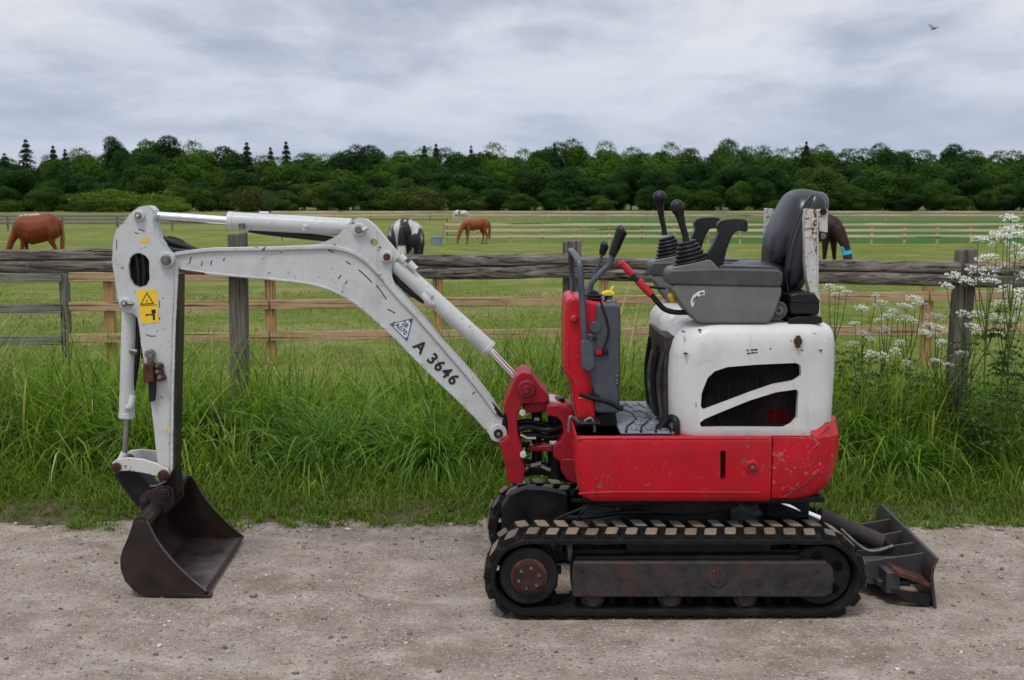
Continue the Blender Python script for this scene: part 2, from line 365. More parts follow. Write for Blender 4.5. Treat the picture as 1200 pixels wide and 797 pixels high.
def cyl_bm(bm, a, b, r0, r1=None, n=20, caps=True):
    a, b = Vector(a), Vector(b); d = b - a
    M = Matrix.Translation((a + b) / 2) @ d.to_track_quat('Z', 'Y').to_matrix().to_4x4()
    bmesh.ops.create_cone(bm, cap_ends=caps, segments=n, radius1=r0, radius2=r0 if r1 is None else r1, depth=d.length, matrix=M)
def cyl(name, a, b, r, mat, parent, r1=None, bevel=.0015, n=24):
    bm = bmesh.new(); cyl_bm(bm, a, b, r, r1, n); return bm_obj(name, bm, mat, parent, bevel)
def pin(name, px, py, Y0, Y1, rpx, mat, parent, ref=None, n=24, bevel=.0015):
    c = at(px, py, ref or Y0)
    return cyl(name, (c.x, Y0, c.z), (c.x, Y1, c.z), rpx * PX(Y0), mat, parent, None, bevel, n)
def catmull(P, k=6):
    P = [Vector(p) for p in P]; out = []
    for i in range(len(P) - 1):
        p0 = P[max(i - 1, 0)]; p1 = P[i]; p2 = P[i + 1]; p3 = P[min(i + 2, len(P) - 1)]
        for j in range(k):
            t = j / k
            out.append(.5 * ((2 * p1) + (p2 - p0) * t + (2 * p0 - 5 * p1 + 4 * p2 - p3) * t * t + (3 * p1 - p0 - 3 * p2 + p3) * t ** 3))
    return out + [P[-1]]
def tube_bm(bm, P, r, n=8, smooth=True, k=6, flat=None):
    rs = r if isinstance(r, (list, tuple)) else None
    Q = catmull(P, k) if smooth else [Vector(p) for p in P]
    rings = []; up = None
    for i, p in enumerate(Q):
        d = (Q[min(i + 1, len(Q) - 1)] - Q[max(i - 1, 0)]).normalized()
        if up is None:
            up = Vector((0, 1, 0)) if abs(d.y) < .9 else Vector((1, 0, 0))
        s = d.cross(up).normalized(); u = s.cross(d).normalized(); up = u
        if rs:
            f = i / (len(Q) - 1) * (len(rs) - 1); a = int(f); rr = rs[a] + (rs[min(a + 1, len(rs) - 1)] - rs[a]) * (f - a)
        else: rr = r
        ry = rr if flat is None else rr * flat
        rings.append([bm.verts.new(p + s * math.cos(2 * math.pi * j / n) * rr + u * math.sin(2 * math.pi * j / n) * ry) for j in range(n)])
    for A, B in zip(rings, rings[1:]):
        for j in range(n): bm.faces.new((A[j], A[(j + 1) % n], B[(j + 1) % n], B[j]))
    bm.faces.new(rings[0]); bm.faces.new(rings[-1][::-1])
def tube(name, P, r, mat, parent, n=10, smooth=True, flat=None, k=6, bevel=0):
    bm = bmesh.new(); tube_bm(bm, P, r, n, smooth, k, flat); return bm_obj(name, bm, mat, parent, bevel, ang=50)
def box_bm(bm, x0, x1, y0, y1, z0, z1):
    M = Matrix.Translation(((x0 + x1) / 2, (y0 + y1) / 2, (z0 + z1) / 2)) @ Matrix.Diagonal((x1 - x0, y1 - y0, z1 - z0, 1))
    bmesh.ops.create_cube(bm, size=1, matrix=M)
def box(name, x0, x1, y0, y1, z0, z1, mat, parent, bevel=.004, seg=2):
    bm = bmesh.new(); box_bm(bm, x0, x1, y0, y1, z0, z1); return bm_obj(name, bm, mat, parent, bevel, seg)
def rring(x0, x1, y0, y1, rl, rr, z, n=6):
    """rounded rectangle in plan; rl, rr = corner radius on the -x and +x side"""
    pts = []
    for (cx, cy, r, a0) in ((x1 - rr, y1 - rr, rr, 0), (x0 + rl, y1 - rl, rl, 90), (x0 + rl, y0 + rl, rl, 180), (x1 - rr, y0 + rr, rr, 270)):
        for k in range(n + 1):
            a = math.radians(a0 + 90 * k / n); pts.append((cx + r * math.cos(a), cy + r * math.sin(a), z))
    return pts
def loft(name, levels, mat, parent, bevel=0, ang=35):
    bm = bmesh.new(); R = [[bm.verts.new(p) for p in rring(*L)] for L in levels]
    for A, B in zip(R, R[1:]):
        for j in range(len(A)): bm.faces.new((A[j], A[(j + 1) % len(A)], B[(j + 1) % len(A)], B[j]))
    bm.faces.new(R[0][::-1]); bm.faces.new(R[-1])
    return bm_obj(name, bm, mat, parent, bevel, 2, ang)
def pillow(name, prof, Y0, Y1, mat, parent, p=4, n=12, r=0, ctr=None, ang=60, ref=None, minscale=.0):
    """outline (pixels) inflated across Y: sections shrink towards both sides like a cushion"""
    P = [xz(x, y, ref or Y0) for x, y in prof]; m_ = len(P); P = [tuple(q[:2]) for q in catmull([Vector((*P[(i - 1) % m_], 0)) for i in range(m_ + 3)], 3)[3:3 + 3 * m_]]
    cx = sum(a for a, _ in P) / len(P) if ctr is None else ctr[0]; cz = sum(b for _, b in P) / len(P) if ctr is None else ctr[1]
    bm = bmesh.new(); rings = []
    for i in range(n + 1):
        u = -math.cos(math.pi * i / n); s = max(minscale, (1 - min(1, abs(u)) ** p)) ** (1 / p)
        s = max(s, .25 if minscale == 0 else minscale)
        y = (Y0 + Y1) / 2 + u * (Y1 - Y0) / 2
        rings.append([bm.verts.new((cx + (a - cx) * s, y, cz + (b - cz) * s)) for a, b in P])
    for A, B in zip(rings, rings[1:]):
        for j in range(len(A)): bm.faces.new((A[j], A[(j + 1) % len(A)], B[(j + 1) % len(A)], B[j]))
    bm.faces.new(rings[0][::-1]); bm.faces.new(rings[-1])
    return bm_obj(name, bm, mat, parent, 0, 2, ang)
def cut(o, pts, Y0, Y1, r=0, ref=None):
    """cut a pocket through o with a prism given in pixels"""
    R = ref or Y0; bm = bmesh.new(); bm_prism(bm, fillet([xz(x, y, R) for x, y in pts], r * PX(R)), [], Y0, Y1)
    bmesh.ops.recalc_face_normals(bm, faces=bm.faces)
    me = bpy.data.meshes.new('c'); bm.to_mesh(me); bm.free(); c = bpy.data.objects.new('c', me); COL.objects.link(c)
    c.location = (0, 0, 0)
    save = [(m.type) for m in o.modifiers]; mw = (o.parent, o.location.copy()); o.parent = None; o.location = (0, 0, 0)
    bevs = [(m.width, m.segments) for m in o.modifiers]
    o.modifiers.clear()
    m = o.modifiers.new('b', 'BOOLEAN'); m.operation = 'DIFFERENCE'; m.object = c; m.solver = 'EXACT'
    bpy.context.view_layer.update()
    nm = bpy.data.meshes.new_from_object(o.evaluated_get(bpy.context.evaluated_depsgraph_get()))
    o.modifiers.clear(); old = o.data; o.data = nm; nm.name = old.name
    bpy.data.objects.remove(c); o.parent, o.location = mw[0], mw[1]
    for p in nm.polygons: p.use_smooth = True
    nm.set_sharp_from_angle(angle=math.radians(35))
    for wd, sg in bevs:
        b = o.modifiers.new('bevel', 'BEVEL'); b.width = wd; b.segments = sg; b.limit_method = 'ANGLE'; b.angle_limit = math.radians(38)
def text(name, s, size, px, py, Y, rot, mat, parent, ext=.0006, off=.0, spacing=1.0):
    c = bpy.data.curves.new(name, 'FONT'); c.body = s; c.size = size; c.extrude = ext; c.offset = off; c.align_x = 'CENTER'; c.align_y = 'CENTER'
    c.space_character = spacing; c.resolution_u = 3
    o = bpy.data.objects.new(name, c); COL.objects.link(o); bpy.context.view_layer.update()
    me = bpy.data.meshes.new_from_object(o.evaluated_get(bpy.context.evaluated_depsgraph_get())); bpy.data.objects.remove(o); bpy.data.curves.remove(c)
    p = at(px, py, Y)
    me.transform(Matrix.Translation(p) @ Matrix.Rotation(math.radians(rot), 4, 'Y') @ Matrix.Rotation(math.pi / 2, 4, 'X'))
    me.materials.clear(); me.name = name
    return link(name, me, mat, parent)
def fast_mesh(name, V, F, mat=None, tint=None, smooth=True):
    """V (n,3) floats, F (m,k) ints with one k; tint = per-vertex scalar"""
    me = bpy.data.meshes.new(name); V = np.asarray(V, np.float32); F = np.asarray(F, np.int32); m, k = F.shape
    me.vertices.add(len(V)); me.vertices.foreach_set('co', V.ravel())
    me.loops.add(m * k); me.loops.foreach_set('vertex_index', F.ravel())
    me.polygons.add(m); me.polygons.foreach_set('loop_start', np.arange(0, m * k, k, dtype=np.int32))
    try: me.polygons.foreach_set('loop_total', np.full(m, k, np.int32))
    except Exception: pass
    if smooth: me.polygons.foreach_set('use_smooth', np.ones(m, bool))
    me.update(calc_edges=True)
    if tint is not None:
        a = me.color_attributes.new('tint', 'FLOAT_COLOR', 'POINT'); c = np.ones((len(V), 4), np.float32); c[:, :3] = np.asarray(tint)[:, None]
        a.data.foreach_set('color', c.ravel())
    if mat: me.materials.append(MATS[mat])
    return me

# ------------------------------------------------------------------ ground
PROF = [(-50, -.06), (4.45, -.06), (4.66, -.012), (4.85, .03), (5.3, .03), (6.4, -.03), (8, -.2), (12, -.36), (35, -.42), (62, -.74), (150, -.7), (300, -.3), (700, .2), (3000, .6)]
def gz(y): return np.interp(y, [a for a, _ in PROF], [b for _, b in PROF])
def vnoise(x, y, s, seed=0.0):
    """cheap smooth numpy noise from summed sines"""
    x = np.asarray(x, float) * s + seed; y = np.asarray(y, float) * s - seed * 1.7
    return (np.sin(x + 1.7 * np.sin(y * .7 + seed)) + np.sin(y * 1.3 + 1.9 * np.sin(x * .9)) + np.sin((x + y) * 1.9 + 2.1) * .6 + np.sin((x - y * 1.4) * 3.1 + 1.2) * .4) / 3.0
def grid(name, xs, ys, zf, mat, kind):
    X, Y = np.meshgrid(xs, ys); Z = zf(X, Y); V = np.stack([X, Y, Z], -1).reshape(-1, 3)
    nx = len(xs); i = np.arange(len(ys) - 1)[:, None] * nx + np.arange(nx - 1)[None]; i = i.ravel()
    F = np.stack([i, i + 1, i + nx + 1, i + nx], -1)
    o = bpy.data.objects.new(name, fast_mesh(name, V, F, mat)); COL.objects.link(o); tag(o, kind=kind); return o
def road_z(x, y):
    e = .009 * vnoise(x, y, 2.3, 1) + .004 * vnoise(x, y, 9, 4) + .002 * vnoise(x, y, 31, 2)
    # ruts/hollow kept away from machine feet
    return e * np.clip((np.abs(y - 3.9) - .0) * .6 + .3, .3, 1)
u = np.linspace(-1, 1, 341); xs = 3.2 * u + 60 * u ** 7
ys = np.concatenate([np.linspace(-40, 1.5, 14)[:-1], np.linspace(1.5, 5.1, 150)])
grid('gravel_track', xs, ys, road_z, 'gravel_ground', 'structure')
u = np.linspace(-1, 1, 161); xs = 7 * u + 1500 * u ** 5
ys = np.concatenate([[-60, -20, 0, 3], np.linspace(4.3, 6.6, 60), np.geomspace(6.8, 40, 60), np.geomspace(42, 3000, 50)])
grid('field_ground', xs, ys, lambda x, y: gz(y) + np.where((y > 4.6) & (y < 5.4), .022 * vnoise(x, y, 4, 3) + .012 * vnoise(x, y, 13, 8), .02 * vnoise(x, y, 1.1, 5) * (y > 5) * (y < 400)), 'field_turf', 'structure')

# loose stones
def pebbles():
    ico = bmesh.new(); bmesh.ops.create_icosphere(ico, subdivisions=1, radius=1)
    V0 = np.array([v.co[:] for v in ico.verts]); F0 = np.array([[v.index for v in f.verts] for f in ico.faces]); ico.free()
    n = 15000
    x = rng.uniform(-3.2, 3.2, n); y = 2.4 + (rng.random(n) ** .8) * 2.5
    r = .0013 + .0022 * rng.random(n) ** 2 + .0065 * rng.random(n) ** 14
    r *= 1 + .6 * (y > 4.55)
    sc = np.stack([r * rng.uniform(.8, 1.6, n), r * rng.uniform(.8, 1.5, n), r * rng.uniform(.45, .85, n)], -1)
    ang = rng.uniform(0, 2 * np.pi, n); ca, sa = np.cos(ang), np.sin(ang)
    P = V0[None] * sc[:, None] * (1 + .22 * rng.standard_normal((n, len(V0), 1)))
    X = P[..., 0] * ca[:, None] - P[..., 1] * sa[:, None] + x[:, None]; Y = P[..., 0] * sa[:, None] + P[..., 1] * ca[:, None] + y[:, None]
    Z = P[..., 2] + (road_z(x, y) + sc[:, 2] * .35)[:, None]
    V = np.stack([X, Y, Z], -1).reshape(-1, 3); F = (F0[None] + (np.arange(n) * len(V0))[:, None, None]).reshape(-1, 3)
    tint = np.repeat(rng.random(n), len(V0))
    o = bpy.data.objects.new('loose_stones', fast_mesh('loose_stones', V, F, 'pebble', tint, smooth=False)); COL.objects.link(o)
    tag(o, 'loose pale and brown chippings scattered over the gravel track', 'gravel', kind='stuff')
pebbles()

# ------------------------------------------------------------------ grass
def blades(name, x, y, z, h, wd, bend, mat, label, cat='grass', seg=4, tint=None, flat_tip=False, bdir=None):
    n = len(x); phi = rng.uniform(0, 2 * np.pi, n) if bdir is None else bdir
    dx, dy = np.cos(phi), np.sin(phi); sx, sy = -np.sin(phi + rng.uniform(-.9, .9, n)), np.cos(phi + rng.uniform(-.9, .9, n))
    T = np.linspace(0, 1, seg + 1); V = np.zeros((n, seg + 1, 2, 3)); lean = rng.uniform(0, .25, n)
    # arc: angle from vertical grows with t
    px = np.zeros(n); pz = np.zeros(n)
    for k, t in enumerate(T):
        if k:
            a = lean + bend * (T[k - 1] + T[k]) / 2 * 1.2
            px = px + np.sin(a) * h / seg; pz = pz + np.cos(a) * h / seg
        ww = wd * (1 - t ** 1.6) * (.55 + .45 * min(1, t * 4)) / 2 + .0001
        for s, sg in ((0, -1), (1, 1)):
            V[:, k, s, 0] = x + dx * px + sx * ww * sg; V[:, k, s, 1] = y + dy * px + sy * ww * sg; V[:, k, s, 2] = z + np.maximum(pz, .003)
    base = (np.arange(n) * (seg + 1) * 2)[:, None]; q = (np.arange(seg) * 2)[None]
    F = np.stack([base + q, base + q + 1, base + q + 3, base + q + 2], -1).reshape(-1, 4)
    tt = rng.random(n) if tint is None else tint
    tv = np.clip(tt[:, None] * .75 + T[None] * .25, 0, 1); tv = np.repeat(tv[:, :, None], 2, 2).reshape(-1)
    o = bpy.data.objects.new(name, fast_mesh(name, V.reshape(-1, 3), F, mat, tv)); COL.objects.link(o)
    return tag(o, label, cat, kind='stuff')
def tall_h(x, y):
    edge = np.interp(y, [4.62, 4.75, 5.0, 5.2, 5.4, 5.7, 6.2, 6.7], [.02, .05, .10, .26, .5, .62, .60, .40])
    return edge * (1 + .30 * vnoise(x, y * .6, 2.1, 2) + .26 * vnoise(x, y, 7.3, 5))
def verge():
    n = 44000; x = rng.uniform(-4.2, 4.2, n); y = 4.95 + rng.random(n) * 1.75
    # tussocks
    cl = rng.integers(0, 900, n); cxs = rng.uniform(-4.2, 4.2, 900); cys = rng.uniform(4.95, 6.7, 900)
    m = rng.random(n) < .7; x = np.where(m, cxs[cl] + rng.normal(0, .06, n), x); y = np.where(m, cys[cl] + rng.normal(0, .05, n), y)
    h = tall_h(x, y) * rng.uniform(.5, 1.25, n); keep = (y > 4.9) & (h > .05); x, y, h = x[keep], y[keep], h[keep]; n = len(x)
    cb = rng.random(900)[cl[keep]]
    bd = np.where(rng.random(n) < .6, rng.uniform(0, 2 * np.pi, 900)[cl[keep]] + rng.normal(0, .6, n), rng.uniform(0, 2 * np.pi, n))
    tint = np.clip(rng.random(n) * .6 + cb * .35 + .16 * vnoise(x, y, 1.3, 9), 0, .97); tint[rng.random(n) < .025] = 1.3
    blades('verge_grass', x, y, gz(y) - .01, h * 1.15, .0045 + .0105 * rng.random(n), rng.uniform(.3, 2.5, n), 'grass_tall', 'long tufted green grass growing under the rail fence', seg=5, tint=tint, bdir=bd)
    n = 60000; x = rng.uniform(-4.2, 4.2, n); y = 4.6 + rng.random(n) ** 1.25 * .8
    edge = 4.70 + .06 * vnoise(x, y * 0, 3.1, 1) + .04 * vnoise(x, y, 11, 7); k = y > edge; k |= rng.random(n) < .015
    x, y = x[k], y[k]; n = len(x); h = np.clip((y - 4.6) * .30 + .018, .015, .16) * rng.uniform(.5, 1.4, n) * (1 + .35 * vnoise(x, y, 5, 3))
    blades('short_verge_grass', x, y, gz(y) - .004, h, .0025 + .003 * rng.random(n), rng.uniform(.3, 2.3, n), 'grass_short', 'short trodden grass along the edge of the gravel track', seg=3, tint=np.clip(rng.random(n) ** 1.1 * .9 + .1 * (rng.random(n) < .1), 0, 1))
    # big arching tussocks of broad-leaved grass
    K = 80; kx = np.concatenate([rng.uniform(-4, 4, 56), [-1.95, -1.7, -1.45, -1.35, -1.1, -.95, -.75, -.55, -.35, -.2, 1.55, 1.75, 1.95, 2.15, 2.3, 2.5, -2.2, -2.5, .65, .75, 1.35, 1.45, -1.6, -.9]]); ky = rng.uniform(5.22, 6.0, K); m = 300; i = np.repeat(np.arange(K), m); n = K * m
    L = rng.uniform(.42, .72, K)[i] * np.interp(ky, [5.2, 5.5, 6], [.7, .95, 1])[i] * rng.uniform(.6, 1.15, n); dirc = rng.uniform(0, 2 * np.pi, K)[i]; q = rng.random(n) < .55
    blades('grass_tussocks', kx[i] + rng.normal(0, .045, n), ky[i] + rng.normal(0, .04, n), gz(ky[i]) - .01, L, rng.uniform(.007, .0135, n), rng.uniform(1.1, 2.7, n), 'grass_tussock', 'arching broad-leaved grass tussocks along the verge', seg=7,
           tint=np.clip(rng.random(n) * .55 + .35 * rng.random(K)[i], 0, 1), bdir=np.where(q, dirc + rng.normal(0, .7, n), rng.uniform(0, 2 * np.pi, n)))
    # ragged tufts creeping onto the gravel
    nt = 420; tx = rng.uniform(-4.2, 4.2, nt); ty = 4.60 + rng.random(nt) * .22 + .05 * vnoise(tx, tx * 0, 2.3, 3); m = 46; i = np.repeat(np.arange(nt), m); sz = rng.uniform(.25, 1.1, nt)[i]; n = nt * m
    x = tx[i] + rng.normal(0, .028, n) * sz; y = ty[i] + rng.normal(0, .02, n) * sz
    blades('edge_tufts', x, y, np.maximum(gz(y), road_z(x, y)) - .004, .075 * sz * rng.uniform(.4, 1.2, n), .0025 + .0035 * rng.random(n), rng.uniform(.4, 2.4, n), 'grass_short', 'small grass tufts creeping from the verge onto the gravel', seg=3, tint=np.clip(rng.random(n) * .8 + .2 * (rng.random(n) < .1) + .1, 0, 1))
    n = 60000; y = 6.6 + rng.random(n) ** 1.5 * 16; x = rng.uniform(-1, 1, n) * (y * .55 + 1.2)
    h = rng.uniform(.025, .075, n) * (1 + .5 * vnoise(x, y, 1.2, 3)) * (1 + .6 * (y < 8))
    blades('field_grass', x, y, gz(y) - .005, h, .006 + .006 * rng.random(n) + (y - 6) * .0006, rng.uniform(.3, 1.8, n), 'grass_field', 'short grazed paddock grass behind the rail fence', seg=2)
    # flowering stems
    n = 420; x = rng.uniform(-4, 4, n); y = rng.uniform(5.1, 6.4, n); h = tall_h(x, y) * rng.uniform(.95, 1.5, n)
    o = blades('grass_stems', x, y, gz(y), h, np.full(n, .0025), rng.uniform(.1, .5, n), 'seed_head', 'thin flowering grass stems standing above the long grass', seg=4, tint=rng.random(n))
    me = o.data; co = np.zeros(len(me.vertices) * 3, np.float32); me.vertices.foreach_get('co', co); tips = co.reshape(n, 5, 2, 3)[:, 4].mean(1); pre = co.reshape(n, 5, 2, 3)[:, 3].mean(1)
    d = tips - pre; m = 14; idx = np.repeat(np.arange(n), m); t = rng.uniform(-.15, .75, n * m)
    base = tips[idx] - d[idx] * t[:, None] + rng.normal(0, .0035, (n * m, 3))
    blades('grass_seed_heads', base[:, 0], base[:, 1], base[:, 2], rng.uniform(.010, .02, n * m), np.full(n * m, .0035), rng.uniform(0, 1.2, n * m), 'seed_head', 'feathery brown seed heads of the verge grass', seg=2, tint=np.repeat(rng.random(n), m))
verge()

# ------------------------------------------------------------------ trees
def leaf_quads(C, N, size, jit=.6):
    """C centres, N outward normals -> quads"""
    n = len(C); N = N + rng.normal(0, jit, N.shape); N /= np.linalg.norm(N, axis=1)[:, None] + 1e-9
    A = np.cross(N, rng.normal(0, 1, N.shape)); A /= np.linalg.norm(A, axis=1)[:, None] + 1e-9; B = np.cross(N, A)
    s = (size * rng.uniform(.6, 1.3, n))[:, None]; A = A * s; B = B * s * rng.uniform(.6, 1, n)[:, None]
    V = np.stack([C - A, C - B * .8, C + A, C + B * .8], 1).reshape(-1, 3); F = np.arange(n * 4).reshape(-1, 4)
    return V, F
def crown_broad(seed, nl=9500, wide=1.0, low=.18):
    """unit tree: 1 high, crown about .75 wide: lobes over a dome, leaf clumps on the lobes, a dark leafy core"""
    r = np.random.default_rng(seed); L = []; zc, rz = (1 + low) / 2 - .04, (1 - low) / 2 - .06; rx = .25 * wide
    for k in range(20):
        d = r.normal(0, 1, 3); d[2] = d[2] * .9 + .25; d /= np.linalg.norm(d); q = r.uniform(.62, 1.0)
        L.append((d[0] * rx * q, d[1] * rx * q, zc + d[2] * rz * q, r.uniform(.11, .185)))
    L = np.array(L); pick = r.integers(0, len(L), nl); out = L[pick, :3] - np.array([0, 0, zc - .1]); out /= np.linalg.norm(out, axis=1)[:, None] + 1e-9
    d = r.normal(0, 1, (nl, 3)) + out * .9; d /= np.linalg.norm(d, axis=1)[:, None]
    rad = L[pick, 3] * r.uniform(.8, 1.05, nl) * (1 + .10 * np.sin(d[:, 0] * 9 + pick) * np.cos(d[:, 2] * 8 + pick)); loose = r.random(nl) < .12; rad = np.where(loose, rad * r.uniform(1.0, 1.22, nl), rad)
    C = L[pick, :3] + d * rad[:, None]; zt_ = np.percentile(C[:, 2], 99.7); C[:, 2] = low + (C[:, 2] - C[:, 2].min()) * (1 - low) / (zt_ - C[:, 2].min())
    n2 = nl // 4; e = r.normal(0, 1, (n2, 3)); e /= np.linalg.norm(e, axis=1)[:, None]; C2 = np.array([0, 0, zc]) + e * np.array([rx, rx, rz]) * r.uniform(.6, 1.0, n2)[:, None]
    V, F = leaf_quads(np.concatenate([C, C2]), np.concatenate([d, e]), np.concatenate([np.full(nl, .0125), np.full(n2, .03)]), .5)
    tint = np.clip(r.normal(.45, .17, nl) + .45 * (r.random(len(L))[pick] - .5), 0, 1)
    return V, F, np.repeat(np.concatenate([tint, r.uniform(.2, .42, n2)]), 4)
def crown_conifer(seed, nl=3600, sparse=False):
    r = np.random.default_rng(seed); h = r.random(nl) ** 1.15; lev = np.round(h * 13) / 13; h = h * .6 + lev * .4
    R = (1 - h) ** .8 * .23 + .010; a = r.uniform(0, 2 * np.pi, nl)
    a = np.round(a * (7 if sparse else 11) / (2 * np.pi)) * 2 * np.pi / (7 if sparse else 11) + r.normal(0, .3, nl) + lev * 23
    q = r.random(nl) ** .6; rr = R * q * (.75 + .5 * r.random(nl))
    C = np.stack([np.cos(a) * rr, np.sin(a) * rr, .1 + .88 * h - .12 * q * R / .23 + .02], -1)
    d = np.stack([np.cos(a), np.sin(a), np.full(nl, .8)], -1); V, F = leaf_quads(C, d, .017, .5)
    return V, F, np.repeat(np.clip(r.normal(.4, .2, nl), 0, 1), 4)
def trunk_mesh(seed, top=.75, r0=.022, limbs=7):
    r = random.Random(seed); bm = bmesh.new()
    tube_bm(bm, [(0, 0, -.02), (r.uniform(-.01, .01), 0, top * .5), (r.uniform(-.02, .02), r.uniform(-.02, .02), top)], [r0, r0 * .7, r0 * .25], 7, True, 3)
    for k in range(limbs):
        a = r.uniform(0, 6.28); z0 = top * r.uniform(.3, .85); L = .22 * (1.1 - z0)
        tube_bm(bm, [(0, 0, z0), (L * .5 * math.cos(a), L * .5 * math.sin(a), z0 + L * .35), (L * math.cos(a), L * math.sin(a), z0 + L * .8)], [r0 * .4, r0 * .25, r0 * .1], 5, True, 2)
    me = bpy.data.meshes.new('trunk'); bm.to_mesh(me); bm.free(); me.materials.append(MATS['bark']); return me
TR = [trunk_mesh(i) for i in range(3)]; TRC = trunk_mesh(9, .97, .014, 0)
BROAD = []
for i, mt in enumerate(['leaf_dark', 'leaf_fresh', 'leaf_dark', 'leaf_mid', 'leaf_olive', 'leaf_mid', 'leaf_fresh']):
    V, F, T = crown_broad(100 + i, wide=[1, 1.2, .85, 1.1, 1, 1.3, .9][i], low=[.1, .06, .12, .05, .1, .04, .16][i]); BROAD.append(fast_mesh('crown', V, F, mt, T, smooth=False))
CONI = []
for i in range(3):
    V, F, T = crown_conifer(200 + i, 3600 if i else 2200, i == 0); CONI.append(fast_mesh('crown', V, F, 'leaf_conifer', T, smooth=False))
LAND = [(0, 50, 'above the brown pony'), (50, 110, 'left of the digger arm'), (110, 210, 'above the digger arm'), (210, 270, 'above the chrome rod'), (270, 350, 'above the upper ram'), (350, 440, 'above the boom bend'),
        (440, 520, 'above the pied horse'), (520, 600, 'above the chestnut horse'), (600, 670, 'left of the levers'), (670, 750, 'above the travel levers'), (750, 830, 'above the joysticks'), (830, 900, 'above the lever grips'),
        (900, 990, 'above the seat'), (990, 1060, 'right of the seat'), (1060, 1130, 'left of the right post'), (1130, 1300, 'above the cow parsley')]
ORD = [''] + [', %s from left' % q for q in ('second', 'third', 'fourth', 'fifth', 'sixth', 'seventh', 'eighth', 'ninth', 'tenth', 'eleventh', 'twelfth', 'thirteenth', 'fourteenth', 'fifteenth', 'sixteenth')]
seen = {}
def tree(kind, px, topy, Y, width=None, mesh=None, trunk=None, name='broadleaf_tree', cat='tree', group='trees of the wood', baselow=0.0):
    g = float(gz(Y)) - baselow; top = at(px, topy, Y); H = (top.z - g)
    land = next((l for a, b, l in LAND if a <= px < b), 'beyond the left edge' if px < 0 else 'beyond the right edge')
    key = (kind, land); k = seen[key] = seen.get(key, 0) + 1
    order = ORD[min(k - 1, 15)]
    lab = '%s %s%s' % (kind, land, order)
    root = empty(name, (top.x, Y, g), lab, cat, group)
    rz = rnd.uniform(0, 6.28); wd = width if width else H * rnd.uniform(.9, 1.25)
    sx = wd
    c = bpy.data.objects.new('crown', mesh); COL.objects.link(c); c.parent = root; c.scale = (sx, sx, H); c.rotation_euler = (0, 0, rz)
    t = bpy.data.objects.new('trunk', trunk); COL.objects.link(t); t.parent = root; t.scale = (H, H, H); t.rotation_euler = (0, 0, rz)
    return root
XT = [-60, 0, 40, 90, 115, 160, 200, 240, 262, 310, 350, 385, 420, 455, 510, 538, 590, 625, 655, 680, 715, 775, 820, 870, 905, 960, 1000, 1040, 1085, 1120, 1175, 1230, 1300]
YT = [180, 186, 185, 172, 167, 158, 160, 170, 172, 180, 174, 178, 173, 172, 174, 172, 172, 170, 168, 166, 169, 168, 170, 162, 167, 168, 169, 172, 172, 173, 175, 176, 178]
topline = lambda x: float(np.interp(x, XT, YT))
px = -330.0
while px < 1530:                                            # skyline row
    tree('dark green skyline tree', px, topline(px) + rnd.uniform(-4, 7), 330 + rnd.uniform(0, 22), 18 * rnd.uniform(.9, 1.35), rnd.choice(BROAD[:4] + BROAD[5:]), rnd.choice(TR)); px += rnd.uniform(24, 44)
px = -320.0
while px < 1520:                                            # middle row
    k = rnd.choice([0, 1, 2, 3, 5, 6, 6, 1])
    tree(['deep green', 'fresh green', 'dark narrow', 'mid green', 'olive', 'spreading dark', 'light green'][k] + ' tree inside the wood', px, topline(px) + rnd.uniform(8, 30), 305 + rnd.uniform(0, 18), 16 * rnd.uniform(.8, 1.4), BROAD[k], rnd.choice(TR)); px += rnd.uniform(28, 46)
px = -330.0
while px < 1530:                                            # edge of the wood
    k = rnd.choice([0, 2, 0, 5, 2, 4, 3])
    tree(['deep green', 'fresh green', 'dark narrow', 'mid green', 'olive', 'spreading dark', 'light green'][k] + ' tree fronting the wood', px, rnd.uniform(188, 217), 288 + rnd.uniform(0, 10), 13 * rnd.uniform(.9, 1.5), BROAD[k], rnd.choice(TR)); px += rnd.uniform(30, 46)
for (px, ty, k, wd) in [(-70, 170, 1, 9), (-200, 172, 2, 10), (1330, 174, 1, 9), (30, 164, 0, 13), (62, 171, 1, 9), (76, 175, 2, 8), (5, 180, 0, 11), (289, 167, 1, 10), (317, 173, 2, 8), (335, 166, 1, 9), (497, 171, 2, 9), (511, 169, 1, 9), (552, 171, 0, 7), (945, 166, 1, 8), (650, 168, 2, 8)]:
    tree('pointed dark conifer' if k else 'sparse pale-limbed conifer', px, ty, 326, wd * 1.9, CONI[k], TRC, 'conifer_tree')
# closed depth of the wood behind the first rows
for px in range(-340, 1560, 60):
    Y = 365 + rnd.uniform(-5, 5); tree('dark tree deep in the wood', px, 205 + rnd.uniform(-8, 8), Y, 26, BROAD[rnd.choice([0, 5])], TR[0])
# shrubs along the wood edge
def bush(px, topy, Y, wd, mt, lab, seed, name='shrub'):
    V, F, T = crown_broad(seed, 3000, 1.25, -.08); g = float(gz(Y)) - .1; top = at(px, topy, Y)
    root = empty(name, (top.x, Y, g), lab, 'shrub')
    me = fast_mesh('foliage', V, F, mt, T, smooth=False); c = bpy.data.objects.new('foliage', me); COL.objects.link(c); c.parent = root; H = top.z - g; c.scale = (wd, wd * .7, H)
    t = bpy.data.objects.new('stem', TR[seed % 3]); COL.objects.link(t); t.parent = root; t.scale = (H * 1.2, H * 1.2, H * .8)
bush(128, 221, 262, 22, 'leaf_bright', 'large bright green rounded bush left of the digger arm before the wood', 301)
bush(180, 224, 266, 17, 'leaf_bright', 'bright green bush behind the top of the digger arm', 302)
bush(205, 234, 258, 12, 'leaf_bright', 'low bright green bush just right of the digger arm top', 303)
bush(98, 234, 258, 10, 'leaf_mid', 'small mid green bush at the left foot of the large bright bush', 304)
